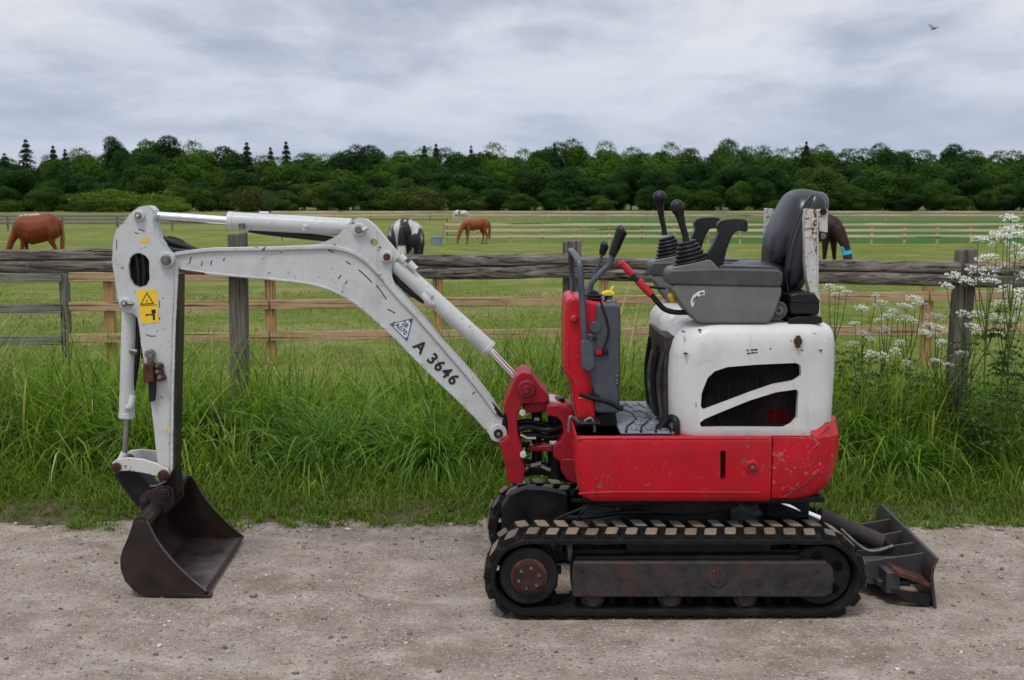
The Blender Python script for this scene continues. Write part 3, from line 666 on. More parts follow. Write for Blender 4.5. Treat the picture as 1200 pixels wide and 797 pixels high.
bush(8, 233, 262, 10, 'leaf_olive', 'olive bush at the left edge of the photo behind the brown pony', 305)
bush(292, 218, 270, 15, 'leaf_brown', 'brownish green bush above the dipper ram barrel', 306)
bush(315, 224, 266, 5.5, 'leaf_pale', 'small pale blossoming bush beside the brownish bush', 307)
bush(470, 218, 272, 22, 'leaf_olive', 'wide olive bush behind the black and white horse', 308)
bush(500, 222, 268, 13, 'leaf_brown', 'dull brown bush right of the black and white horse', 309)
pk = 0
for px in range(-330, 1530, 27):
    pk += 1
    V, F, T = (None, None, None)
    Y = 274 + rnd.uniform(0, 9); ty = rnd.uniform(212, 236); top = at(px + rnd.uniform(-10, 10), ty, Y); g = float(gz(Y)) - .15
    land = next((l for a, b, l in LAND if a <= px < b), 'beyond the left edge' if px < 0 else 'beyond the right edge'); key = ('u', land); k = seen[key] = seen.get(key, 0) + 1
    root = empty('undergrowth_bush', (top.x, Y, g), 'low dark undergrowth bush %s%s' % (land, ORD[min(k - 1, 15)]), 'shrub', 'undergrowth along the wood')
    c = bpy.data.objects.new('foliage', BROAD[rnd.choice([0, 2, 5, 3, 4])]); COL.objects.link(c); c.parent = root; c.scale = (rnd.uniform(10, 15), 10, (top.z - g) * 1.25); c.location = (0, 0, -.6); c.rotation_euler = (0, 0, rnd.uniform(0, 6))

# ------------------------------------------------------------------ fences
def board(name, a, b, th, hh, mat, parent, bevel=.006, wob=0.0, n=1, cracked=False):
    """rail from a to b (world), th = thickness across, hh = height"""
    a, b = Vector(a), Vector(b); d = b - a; L = d.length; bm = bmesh.new(); rings = []; N = max(n, 1)
    up = Vector((0, 0, 1)); s = d.normalized().cross(up).normalized()
    sec = [(-.5, -.5), (.5, -.5), (.5, .5), (-.5, .5)]
    if cracked: sec = [(-.5, -.42), (-.38, -.5), (.4, -.5), (.5, -.4), (.5, .1), (.5, .42), (.38, .5), (-.4, .5), (-.5, .42), (-.56, .25), (-.5, .08), (-.26, .035), (-.5, -.02), (-.57, -.22)]
    for i in range(N + 1):
        t = i / N; p = a + d * t; o = mnoise.noise(Vector((p.x * 1.7, 3, a.z * 9))) * wob; o2 = mnoise.noise(Vector((p.x * 4.1, 9, a.z * 5))) * wob
        ring = []
        for j, (q, r) in enumerate(sec):
            e = mnoise.noise(Vector((p.x * 6, j * 3.1, 1.5))) * wob * .5 if wob else 0
            ring.append(bm.verts.new(p + s * (q * th) * -1 + up * (r * hh * (1 + o2 * 2) + o + e)))
        rings.append(ring)
    for A, B in zip(rings, rings[1:]):
        for j in range(len(sec)): bm.faces.new((A[j], A[(j + 1) % len(sec)], B[(j + 1) % len(sec)], B[j]))
    bm.faces.new(rings[0][::-1]); bm.faces.new(rings[-1])
    return bm_obj(name, bm, mat, parent, bevel, 1 if n < 3 else 1, 50)
def post(name, x, y, z0, z1, wd, dp, mat, parent, rough=.0, tilt=0):
    bm = bmesh.new(); N = 6 if rough else 1; rings = []
    for i in range(N + 1):
        t = i / N; z = z0 + (z1 - z0) * t; ring = []
        for j, (q, r) in enumerate([(-.5, -.5), (.5, -.5), (.5, .5), (-.5, .5)]):
            e = rough * mnoise.noise(Vector((z * 5, j * 4.7, x)))
            ring.append(bm.verts.new((x + q * wd + e + tilt * t, y + r * dp + e, z + (rough * 1.2 * (j % 3 - 1) if i == N else 0))))
        rings.append(ring)
    for A, B in zip(rings, rings[1:]):
        for j in range(4): bm.faces.new((A[j], A[(j + 1) % 4], B[(j + 1) % 4], B[j]))
    bm.faces.new(rings[0][::-1]); bm.faces.new(rings[-1])
    return bm_obj(name, bm, mat, parent, .006 if wd > .05 and y < 20 else 0, 2)
# the old rail fence on the verge
fr = empty('rail_fence', (0, 5.8, 0), 'old weathered grey post fence with one thick cracked top rail behind the excavator', 'fence')
FY = lambda px: float(np.interp(px, [-400, 277, 671, 1127, 1600], [6.2, 6.02, 5.82, 5.6, 5.4]))
for (px, ty, wpx, tl) in [(-150, 268, 22, 0), (277, 273, 20, .01), (671, 281, 21, -.005), (1128, 291, 21, .035), (1560, 300, 25, 0)]:
    Y = FY(px); p = at(px, ty, Y); post('post', p.x - tl * .5, Y, float(gz(Y)) - .1, p.z, wpx * PX(Y), .075, 'weathered_post', fr, .006, tl)
RL = [(-155, 305), (277, 308), (671, 314), (1127, 322), (1560, 331)]
for (a, b) in zip(RL, RL[1:]):
    Ya, Yb = FY(a[0]) - .075, FY(b[0]) - .075
    board('rail', at(a[0] + 3, a[1] + 1, Ya), at(b[0] - 3, b[1] - 1, Yb), .06, 27 * PX(Ya), 'weathered_rail', fr, .004, .012, 26, True)
# weathered board fence in the paddock at far left and the newer tan one that carries on from it
Yt = 12.0
fg = empty('board_fence', (at(0, 400, Yt).x, Yt, -.36), 'weathered grey three-board paddock fence at the far left', 'fence')
for px in (-330, -125, 75):
    p = at(px, 318, Yt); post('post', p.x, Yt, -.5, p.z, .085, .085, 'grey_post', fg)
for (y0) in (325.5, 361.5, 399):
    board('rail', at(-130, y0 + 1, Yt - .06), at(72, y0, Yt - .06), .035, 10.5 * PX(Yt), 'grey_board', fg, .003)
    board('rail', at(-330, y0 + 2, Yt - .06), at(-133, y0 + 1, Yt - .06), .035, 10.5 * PX(Yt), 'grey_board', fg, .003)
ft = empty('board_fence', (at(600, 400, Yt).x, Yt, -.36), 'newer tan three-board paddock fence running behind the old rail fence', 'fence')
tx = [127, 316, 513, 708, 900, 1089, 1280, 1470]
ytop = lambda x: np.interp(x, [80, 1089, 1470], [318, 306, 302])
for px in tx:
    p = at(px, ytop(px) - 1, Yt); post('post', p.x, Yt, -.5, p.z, .1, .08, 'tan_post', ft)
for k, (l, r, rr) in enumerate([(325, 312, 308), (359.5, 347.5, 343), (396.5, 386.5, 383)]):
    e = [80] + tx[1:]
    for a, b in zip(e, e[1:]):
        ya, yb = (float(np.interp(q, [80, 1089, 1470], [l, r, rr])) for q in (a, b))
        board('rail', at(a + 1, ya, Yt - .062), at(b - 1, yb + rnd.uniform(-.8, .8), Yt - .062), .035, 10.5 * PX(Yt), 'tan_rail', ft, .003)
def far_fence(name, lab, x0, x1, Y, ys, thick, spacing, tops, mats, gnd=None):
    g = float(gz(Y)); r = empty(name, (at((x0 + x1) / 2, 250, Y).x, Y, g), lab, 'fence')
    n = max(1, round((x1 - x0) * PX(Y) / spacing))
    for i in range(n + 1):
        px = x0 + (x1 - x0) * i / n; p = at(px, tops, Y); post('post', p.x, Y, g - .1, p.z, .12 if thick > .05 else .06, .1, mats[1], r)
    for y0 in ys:
        board('rail', at(x0, y0, Y - .08), at(x1, y0, Y - .08), .04, thick, mats[0], r, 0)
    return r
far_fence('paddock_fence', 'pale new three-rail paddock fence beyond the chestnut horse', 521, 1330, 62, (263, 269.8, 276.8), .125, 1.75, 261.5, ('pale_rail', 'pale_post'))
far_fence('paddock_fence', 'distant tan rail fence in front of the wood', 318, 1340, 150, (248.2, 252.2), .17, 2.6, 247.6, ('pale_rail', 'pale_post'))
far_fence('paddock_fence', 'distant grey rail fence at the left before the bright bushes', -120, 330, 92, (253.5, 257.5, 261.5), .17, 4.5, 252.2, ('grey_board', 'grey_post'))
far_fence('wire_fence', 'thin dark wire fence behind the black and white horse', 330, 524, 66, (257.5,), .035, 4.4, 256, ('black_steel', 'grey_post'))
# water tub
p = at(512, 287, 58); r = empty('water_tub', (p.x, 58, float(gz(58))), 'grey-blue plastic water tub beside the pale paddock fence', 'tub')
g = float(gz(58)); bm = bmesh.new(); cyl_bm(bm, (p.x, 58, g), (p.x, 58, g + .42), .24, .3, 20, False); cyl_bm(bm, (p.x, 58, g + .02), (p.x, 58, g + .40), .22, .28, 20); bm_obj('tub_body', bm, 'tub_plastic', r)
bm = bmesh.new(); tube_bm(bm, [(p.x + .3 * math.cos(a / 16 * 6.2832), 58 + .3 * math.sin(a / 16 * 6.2832), g + .42) for a in range(17)], .02, 6, False); bm_obj('rim', bm, 'tub_plastic', r)

# ------------------------------------------------------------------ horses
def skin_body(name, chains, voxel, mat, parent, smooth=4, xf=None):
    bm = bmesh.new()
    for ch in chains:
        for (p, r, q, s) in ch:
            p, q = Vector(p), Vector(q); n = max(2, int((q - p).length / (min(r, s) * .45)))
            for i in range(n + 1):
                t = i / n; c = p.lerp(q, t); rr = r + (s - r) * t
                bmesh.ops.create_icosphere(bm, subdivisions=2, radius=rr, matrix=Matrix.Translation(c))
    me = bpy.data.meshes.new(name); bm.to_mesh(me); bm.free()
    o = bpy.data.objects.new(name, me); COL.objects.link(o)
    m = o.modifiers.new('r', 'REMESH'); m.mode = 'VOXEL'; m.voxel_size = voxel
    s = o.modifiers.new('s', 'SMOOTH'); s.factor = .5; s.iterations = smooth
    bpy.context.view_layer.update()
    nm = bpy.data.meshes.new_from_object(o.evaluated_get(bpy.context.evaluated_depsgraph_get())); bpy.data.objects.remove(o)
    nm.name = name; nm.materials.clear(); nm.materials.append(MATS[mat])
    for p in nm.polygons: p.use_smooth = True
    o = bpy.data.objects.new(name, nm); COL.objects.link(o); o.parent = parent
    return o
def ch(*pr): return [(a[:3], a[3], b[:3], b[3]) for a, b in zip(pr, pr[1:])]
def horse(name, loc, yaw, H, coat, mane, tailm, label, stride=0.0, headturn=0.0, mask=False, fat=1.0, sock=None):
    """grazing horse facing local +x; 1.5 units high at the back; lateral axis y"""
    root = empty(name, loc, label, 'horse'); root.rotation_euler = (0, 0, yaw); k = H / 1.5; root.scale = (k, k, k)
    f = fat; ht = headturn
    C = [ch((-.66, 0, 1.20, .22 * f), (-.48, 0, 1.20, .285 * f), (-.2, 0, 1.11, .32 * f), (.12, 0, 1.07, .335 * f), (.38, 0, 1.13, .29 * f), (.52, 0, 1.12, .23 * f)),
         ch((-.5, .13, 1.18, .2 * f), (-.62, .14, 1.05, .2 * f)), ch((-.5, -.13, 1.18, .2 * f), (-.62, -.14, 1.05, .2 * f)),
         ch((.28, 0, 1.30, .13), (.5, 0, 1.22, .17), (.68, ht * .2, 1.02, .17), (.86, ht * .5, .74, .125), (.96, ht * .8, .5, .105)),
         ch((.94, ht * .8, .52, .105), (.98, ht * .95, .38, .095), (1.02, ht * 1.05, .2, .062), (1.03, ht * 1.1, .09, .055)),
         ch((.90, ht * .8, .55, .05), (.86, ht * .8 + .05, .62, .018)), ch((.90, ht * .8, .55, .05), (.86, ht * .8 - .05, .62, .018))]
    for s in (1, -1):
        st = stride * s
        C.append(ch((.42, .13 * s, .98, .14), (.42 + st * .3, .14 * s, .72, .09), (.43 + st * .8, .14 * s, .43, .056), (.43 + st, .14 * s, .18, .038), (.45 + st, .14 * s, .10, .045)))
        C.append(ch((-.6, .14 * s, 1.02, .19), (-.52 - st * .3, .15 * s, .78, .12), (-.66 - st * .6, .15 * s, .52, .062), (-.62 - st, .15 * s, .2, .04), (-.59 - st, .15 * s, .10, .045)))
    skin_body('body', C, .026, coat, root)
    for s in (1, -1):
        for x in (.47 + stride * s, -.57 - stride * s):
            bm = bmesh.new(); cyl_bm(bm, (x, .14 * s, 0), (x - .01, .14 * s, .09), .062, .045, 10); bm_obj('hoof', bm, 'hoof', root, world=False)
    bm = bmesh.new(); tube_bm(bm, [(-.84, 0, 1.26), (-.93, 0, 1.12), (-.93, 0, .8), (-.9, .01, .45), (-.9, 0, .28)], [.05, .06, .085, .075, .03], 8)
    bm_obj('tail', bm, tailm, root, ang=60, world=False)
    bm = bmesh.new(); tube_bm(bm, [(.42, 0, 1.38), (.62, ht * .2, 1.2), (.80, ht * .45, .97), (.93, ht * .75, .68), (1.0, ht * .85, .52)], [.03, .05, .055, .05, .03], 8, flat=.5)
    bm_obj('mane', bm, mane, root, ang=60, world=False)
    if mask:
        bm = bmesh.new(); tube_bm(bm, [(.955, ht * .84, .50), (.985, ht * .95, .36), (1.02, ht * 1.05, .2)], [.118, .108, .078], 14); bm_obj('fly_mask', bm, 'mask_black', root, ang=60, world=False)
        bm = bmesh.new(); tube_bm(bm, [(.94, ht * .83, .53), (.965, ht * .9, .44)], [.128, .124], 14)
        for s in (1, -1): tube_bm(bm, [(.93, ht * .83 + .07 * s, .55), (.90, ht * .83 + .15 * s, .64)], [.05, .02], 8, False)
        bm_obj('mask_trim', bm, 'mask_turquoise', root, ang=60, world=False)
    return root
def gpt(px, Y): p = at(px, 250, Y); return Vector((p.x, Y, float(gz(Y))))
# pony at the left, grazing to the left
horse('horse', gpt(41, 33), math.pi + .2, 1.42, 'coat_brown', 'mane_chestnut', 'mane_chestnut', 'chestnut-brown pony grazing at the far left beyond the old rail', .07, fat=1.34, headturn=.1).scale.x *= .80
horse('horse', gpt(478, 22), math.pi / 2 - .04, 1.50, 'coat_pied', 'mane_black', 'tail_two', 'black and white horse seen from behind with a pale tail', 0, fat=.90)
horse('horse', gpt(556, 60), math.pi + .45, 1.38, 'coat_chestnut', 'mane_chestnut', 'mane_chestnut', 'chestnut horse grazing beside the pale three-rail fence and tub', .05)
horse('horse', gpt(541, 132), math.pi * 0 + .3, 1.45, 'coat_white', 'mane_black', 'tail_white', 'distant white horse above the chestnut horse near the wood', .05)
horse('horse', gpt(34, 78), math.pi * .98, 1.5, 'coat_white', 'mane_black', 'tail_white', 'white horse whose back shows just above the brown pony', 0)
horse('horse', gpt(957, 30), -math.pi / 2 + .62, 1.56, 'coat_bay', 'mane_black', 'mane_black', 'dark bay horse in a turquoise trimmed fly mask beside the seat', .04, mask=True)

# bird
Y = 60; p = at(1094, 34, Y); r = empty('bird', p, 'small dark bird flying high in the sky at the right', 'bird'); r.rotation_euler = (0, 0, .3)
bm = bmesh.new(); tube_bm(bm, [(-.16, 0, -.05), (-.05, 0, -.01), (.1, 0, .03), (.17, 0, .045)], [.01, .045, .04, .01], 8); bm_obj('body', bm, 'bird_feather', r, world=False)
for s in (1, -1):
    bm = bmesh.new(); vs = [bm.verts.new(q) for q in ((.08, .02 * s, .02), (.10, .2 * s, .14 + .05 * s), (.0, .42 * s, .16 + .14 * s), (-.08, .2 * s, .1 + .05 * s), (-.06, .02 * s, 0))]
    f = bm.faces.new(vs); e = bmesh.ops.extrude_face_region(bm, geom=[f]); bmesh.ops.translate(bm, verts=[g for g in e['geom'] if isinstance(g, bmesh.types.BMVert)], vec=(0, 0, -.012)); bm_obj('wing', bm, 'bird_feather', r, world=False)

# ------------------------------------------------------------------ cow parsley
def umbel_mesh(seed):
    r = np.random.default_rng(seed); VV = []; bmv = bmesh.new()
    n = 13; cen = []
    for i in range(n):
        q = math.sqrt((i + .5) / n); a = i * 2.4 + r.uniform(-.2, .2); cen.append((q * math.cos(a), q * math.sin(a), .35 * (1 - q * q) + r.uniform(-.05, .05)))
    C = []
    for c in cen:
        m = 12; d = r.normal(0, 1, (m, 3)); d[:, 2] = np.abs(d[:, 2]) * .5; d /= np.linalg.norm(d, axis=1)[:, None]; C.append(np.array(c) + d * .2)
    C = np.concatenate(C); N = np.tile([[0, 0, 1.0]], (len(C), 1)); rng_s = rng
    V, F = leaf_quads(C, N, .095, .8)
    return fast_mesh('flower_head', V, F, 'flower_white', smooth=False)
UM = [umbel_mesh(i) for i in range(4)]
PLANTS = [  # base px, depth, heads [(px,py,size px)], words
    (1010, 5.75, [(1010, 362, 9), (1002, 380, 8), (1012, 392, 9), (1022, 399, 7), (1000, 404, 9), (1026, 348, 6)], 'low cow parsley nearest the white engine cover'),
    (1036, 5.70, [(1033, 358, 10), (1040, 372, 9), (1030, 376, 7), (1046, 366, 7), (1055, 402, 7), (1037, 387, 8)], 'short cow parsley second from the white engine cover'),
    (1074, 5.72, [(1072, 352, 12), (1062, 361, 12), (1079, 358, 10), (1059, 374, 11), (1068, 376, 9), (1052, 368, 8)], 'cow parsley with two full heads just under the cracked rail'),
    (1092, 5.62, [(1097, 373, 13), (1089, 382, 11), (1101, 386, 11), (1084, 391, 9), (1096, 394, 9), (1100, 407, 7)], 'cow parsley just left of the right fence post'),
    (1150, 5.28, [(1129, 369, 9), (1146, 370, 12), (1141, 384, 11), (1165, 374, 12), (1120, 326, 13), (1133, 331, 13), (1110, 336, 10), (1146, 388, 9)], 'tall cow parsley reaching across the right fence post'),
    (1168, 5.22, [(1158, 304, 15), (1160, 319, 13), (1162, 331, 12), (1147, 330, 9), (1142, 318, 11), (1178, 312, 9), (1168, 281, 15), (1146, 281, 9)], 'tall cow parsley right of the right fence post'),
    (1188, 5.15, [(1184, 257, 12), (1189, 268, 12), (1196, 303, 13), (1181, 270, 10), (1193, 277, 13), (1176, 277, 12), (1190, 292, 12), (1200, 325, 12), (1199, 345, 12)], 'tallest cow parsley at the right edge of the photo'),
    (1180, 5.45, [(1185, 346, 13), (1192, 357, 12), (1178, 339, 11), (1172, 356, 10), (1196, 371, 12), (1186, 378, 10), (1170, 392, 9)], 'dense cow parsley behind the tall ones at the right edge'),
    (1240, 5.3, [(1225, 300, 13), (1240, 310, 12), (1232, 330, 12), (1250, 345, 12), (1222, 350, 12)], 'cow parsley just beyond the right edge'),
    (985, 5.8, [(972, 337, 8), (984, 339, 8), (992, 344, 8), (979, 346, 7)], 'cow parsley peeping out behind the engine cover'),
    (1128, 5.5, [(1128, 415, 8), (1104, 401, 7), (1112, 428, 7), (1098, 424, 8)], 'small cow parsley at the foot of the right fence post'),
    (1055, 5.6, [(1050, 412, 7), (1035, 418, 8), (1020, 415, 8), (1062, 425, 6)], 'smallest cow parsley low in the grass right of the engine cover'),
]
def parsley(bpx, Y, heads, label):
    b = at(bpx, 300, Y); base = Vector((b.x, Y, float(gz(Y)) - .02)); root = empty('cow_parsley', base, label, 'wildflower', 'cow parsley on the verge')
    r = random.Random(bpx); bm = bmesh.new(); tops = [(at(x, y, Y + r.uniform(-.09, .09)), s) for x, y, s in heads]
    zt = max(t.z for t, _ in tops); mx = sum(t.x for t, _ in tops) / len(tops); stem_top = Vector((mx, Y, base.z + (zt - base.z) * .72))
    P = [base, base.lerp(stem_top, .5) + Vector((r.uniform(-.02, .02), 0, 0)), stem_top]; P[1] += Vector((r.uniform(-.035, .035), r.uniform(-.03, .03), 0)); tube_bm(bm, P, [.0048, .0042, .003], 6, True, 5)
    for t, s in tops:
        f = min(.95, max(.25, ((t.z - base.z) / (stem_top.z - base.z)) - r.uniform(.28, .5))); j = P[0].lerp(P[1], f * 2) if f < .5 else P[1].lerp(P[2], f * 2 - 1)
        m = j.lerp(t, .55) + Vector(((t.x - j.x) * .22, 0, -.02)); tube_bm(bm, [j, m, t - Vector((0, 0, .012))], [.0032, .0022, .0014], 5, True, 4)
        R = s * PX(Y) * .5
        for q in range(7):
            a = q * .9; tube_bm(bm, [t - Vector((0, 0, .014)), t + Vector((math.cos(a) * R * .8, math.sin(a) * R * .8, .003))], .0007, 3, False)
    st = bm_obj('stem', bm, 'parsley_green', root)
    a = st.data.color_attributes.new('tint', 'FLOAT_COLOR', 'POINT')
    for d in a.data: d.color = (.9, .9, .9, 1)
    for t, s in tops:
        h = bpy.data.objects.new('flower_head', UM[r.randrange(4)]); COL.objects.link(h); h.parent = root; h.location = t - base; R = s * PX(Y) * .95; h.scale = (R, R, R * 1.0)
        h.rotation_euler = (r.uniform(.05, .5), r.uniform(-.25, .25), 0)
    # ferny leaves
    C = []; NN = []
    for k in range(26):
        a = r.uniform(0, 6.28); z0 = base.z + (stem_top.z - base.z) * r.uniform(.2, .95); L = r.uniform(.08, .16)
        for q in range(46):
            t = r.random(); wv = (1 - t) * .5 * L * r.uniform(-1, 1); C.append((mx * .5 + base.x * .5 + math.cos(a) * t * L - math.sin(a) * wv, Y + math.sin(a) * t * L + math.cos(a) * wv, z0 + t * .05 - t * t * .06)); NN.append((0, 0, 1))
    V, F = leaf_quads(np.array(C), np.array(NN, float), .0085, .5); me = fast_mesh('leaves', V, F, 'parsley_green', np.repeat(rng.random(len(C)), 4), smooth=False); o = link('leaves', me, None, root)
for a in PLANTS: parsley(*a)
# broad-leaved weeds in the verge (nettle / dock like)
def weed(px, Y, H, n, label, seed):
    b = at(px, 300, Y); base = Vector((b.x, Y, float(gz(Y)))); root = empty('leafy_weed', base, label, 'weed', 'leafy weeds in the verge'); r = random.Random(seed)
    bm = bmesh.new()
    tube_bm(bm, [base, base + Vector((.01, 0, H * .5)), base + Vector((.03, 0, H))], [.004, .003, .0015], 5); s = bm_obj('stem', bm, 'parsley_green', root)
    a = s.data.color_attributes.new('tint', 'FLOAT_COLOR', 'POINT')
    for d in a.data: d.color = (.2, .2, .2, 1)
    for i in range(n):
        t = (i + .5) / n; an = i * 2.4; L = .055 * (1.3 - .6 * t) * r.uniform(.8, 1.3); o = base + Vector((.03 * t, 0, H * (.25 + .75 * t))); d = Vector((math.cos(an), math.sin(an), .25)); s = Vector((-math.sin(an), math.cos(an), 0))
        bm = bmesh.new(); V = [(0, 0, 0), (.35, .32, .06), (.7, .25, .02), (1, 0, -.15), (.7, -.25, .02), (.35, -.32, .06), (.5, 0, -.0)]
        vs = [bm.verts.new(o + d * (x * L) + s * (y * L) + Vector((0, 0, z * L))) for x, y, z in V]
        for q in range(6): bm.faces.new((vs[q], vs[(q + 1) % 6], vs[6]))
        lf = bm_obj('leaf', bm, 'parsley_green', root); a = lf.data.color_attributes.new('tint', 'FLOAT_COLOR', 'POINT'); c = r.uniform(.1, .9)
        for e in a.data: e.color = (c, c, c, 1)
for i, (px, Y, H, lab) in enumerate([(738, 5.9, .62, 'leafy weed seen between front console and engine cover'), (752, 5.7, .55, 'second leafy weed seen over the floor mat'), (1030, 5.45, .55, 'leafy weed among the cow parsley right of the engine cover'), (1062, 5.5, .50, 'leafy weed midway between engine cover and right fence post'),
        (1085, 5.4, .52, 'leafy weed below the cow parsley left of the right post'), (1010, 5.5, .52, 'leafy weed closest to the engine cover on its right'), (340, 5.6, .5, 'leafy weed right of the left fence post')]):
    weed(px, Y, H, 12, lab, i)

# ------------------------------------------------------------------ excavator
EX = empty('mini_excavator', (.52, 3.93, 0), 'red and white tracked mini excavator with scuffed paint parked on the gravel track', 'excavator')
def grp(name, mesh_o): return mesh_o
GW, RD, DR = 'grey_white_paint', 'red_paint', 'dark_red_paint'

# --- tracks -----------------------------------------------------------------
TW, TRAD, TX0, TX1, TZ = .18, .1235, .053, .975, .1365
def track_path(s):
    """s in metres along the belt's outer surface -> (x, z, tangent angle)"""
    L = TX1 - TX0; A = math.pi * TRAD; s = s % (2 * L + 2 * A)
    if s < L: return TX0 + s, TZ + TRAD, 0.0
    s -= L
    if s < A: a = s / TRAD; return TX1 + TRAD * math.sin(a), TZ + TRAD * math.cos(a), a
    s -= A
    if s < L: return TX1 - s, TZ - TRAD, math.pi
    s -= L; a = s / TRAD; return TX0 - TRAD * math.sin(a), TZ - TRAD * math.cos(a), math.pi + a
PER = 2 * (TX1 - TX0) + 2 * math.pi * TRAD
def lug_mesh(flip):
    bm = bmesh.new(); w2, l0, l1, h = .036, .0265, .0175, .020; sh = .007 * flip
    P = []
    for (z, l) in ((-.004, l0), (h * .7, l1 + .004), (h, l1)):
        P.append([bm.verts.new(q) for q in ((-l - sh, -w2, z), (l - sh, -w2, z), (l + sh, w2, z), (-l + sh, w2, z))])
    for A, B in zip(P, P[1:]):
        for j in range(4): bm.faces.new((A[j], A[(j + 1) % 4], B[(j + 1) % 4], B[j]))
    top = bm.faces.new(P[-1]); bm.faces.new(P[0][::-1]); bmesh.ops.recalc_face_normals(bm, faces=bm.faces)
    for f in bm.faces:
        if f.normal.z > .9 and f.calc_center_median().z > .01: f.material_index = 1
    me = bpy.data.meshes.new('tread_lug'); bm.to_mesh(me); bm.free(); me.materials.append(MATS['track_rubber']); me.materials.append(MATS['lug_worn_top'])
    return me
LUGS = [lug_mesh(1), lug_mesh(-1)]
def track(y0, near):
    n = 168; bm = bmesh.new(); rings = []
    for i in range(n):
        s = PER * i / n; x, z, a = track_path(s); nx, nz = math.sin(a), math.cos(a); ring = []
        for (dy, dr) in ((0, -.014), (0, -.003), (.006, 0), (TW - .006, 0), (TW, -.003), (TW, -.014), (TW - .03, -.019), (.03, -.019)):
            wob = .0016 * math.sin(i * .75) if dr < -.01 else 0
            ring.append(bm.verts.new((x + nx * (dr + wob), y0 + dy, z + nz * (dr + wob))))
        rings.append(ring)
    for i in range(n):
        A, B = rings[i], rings[(i + 1) % n]
        for j in range(8): bm.faces.new((A[j], A[(j + 1) % 8], B[(j + 1) % 8], B[j]))
    belt = bm_obj('rubber_track', bm, 'track_rubber', EX, 0, ang=40)
    N = 42
    for i in range(N):
        for row in (0, 1):
            s = PER * (i + .5 * row + .2) / N; x, z, a = track_path(s)
            o = bpy.data.objects.new('tread_lug', LUGS[row]); COL.objects.link(o); o.parent = belt; bv = o.modifiers.new('bevel', 'BEVEL'); bv.width = .0075; bv.segments = 3; bv.limit_method = 'ANGLE'
            o.location = Vector((x, y0 + (.043 if row == 0 else TW - .046), z)); o.rotation_euler = (0, a, 0); sc = rnd.uniform(.93, 1.05); o.scale = (sc, 1, rnd.uniform(.85, 1.05))
    # inner guide teeth
    bm = bmesh.new()
    for i in range(N):
        x, z, a = track_path(PER * (i + .5) / N); nx, nz = math.sin(a), math.cos(a)
        M = Matrix.Translation((x - nx * .03, y0 + TW / 2, z - nz * .03)) @ Matrix.Rotation(a, 4, 'Y') @ Matrix.Diagonal((.018, .05, .03, 1)); bmesh.ops.create_cube(bm, size=1, matrix=M)
    g = bm_obj('guide_teeth', bm, 'track_rubber', EX, 0); g['kind'] = 'stuff'; g.parent = belt; g.location = (0, 0, 0)
    return belt
T1 = track(3.555, True); T2 = track(4.13, False)
def local(o, parent):        # parent is itself placed with world-coordinate vertices
    o.parent = parent; o.location = (0, 0, 0); return o
def sub(f, *a, **k):
    """build a piece with world coordinates and hang it below a part that has world coordinates too"""
    par = k.pop('under'); o = f(*a, EX, **k) if 'parent' not in k else f(*a, **k); return local(o, par)
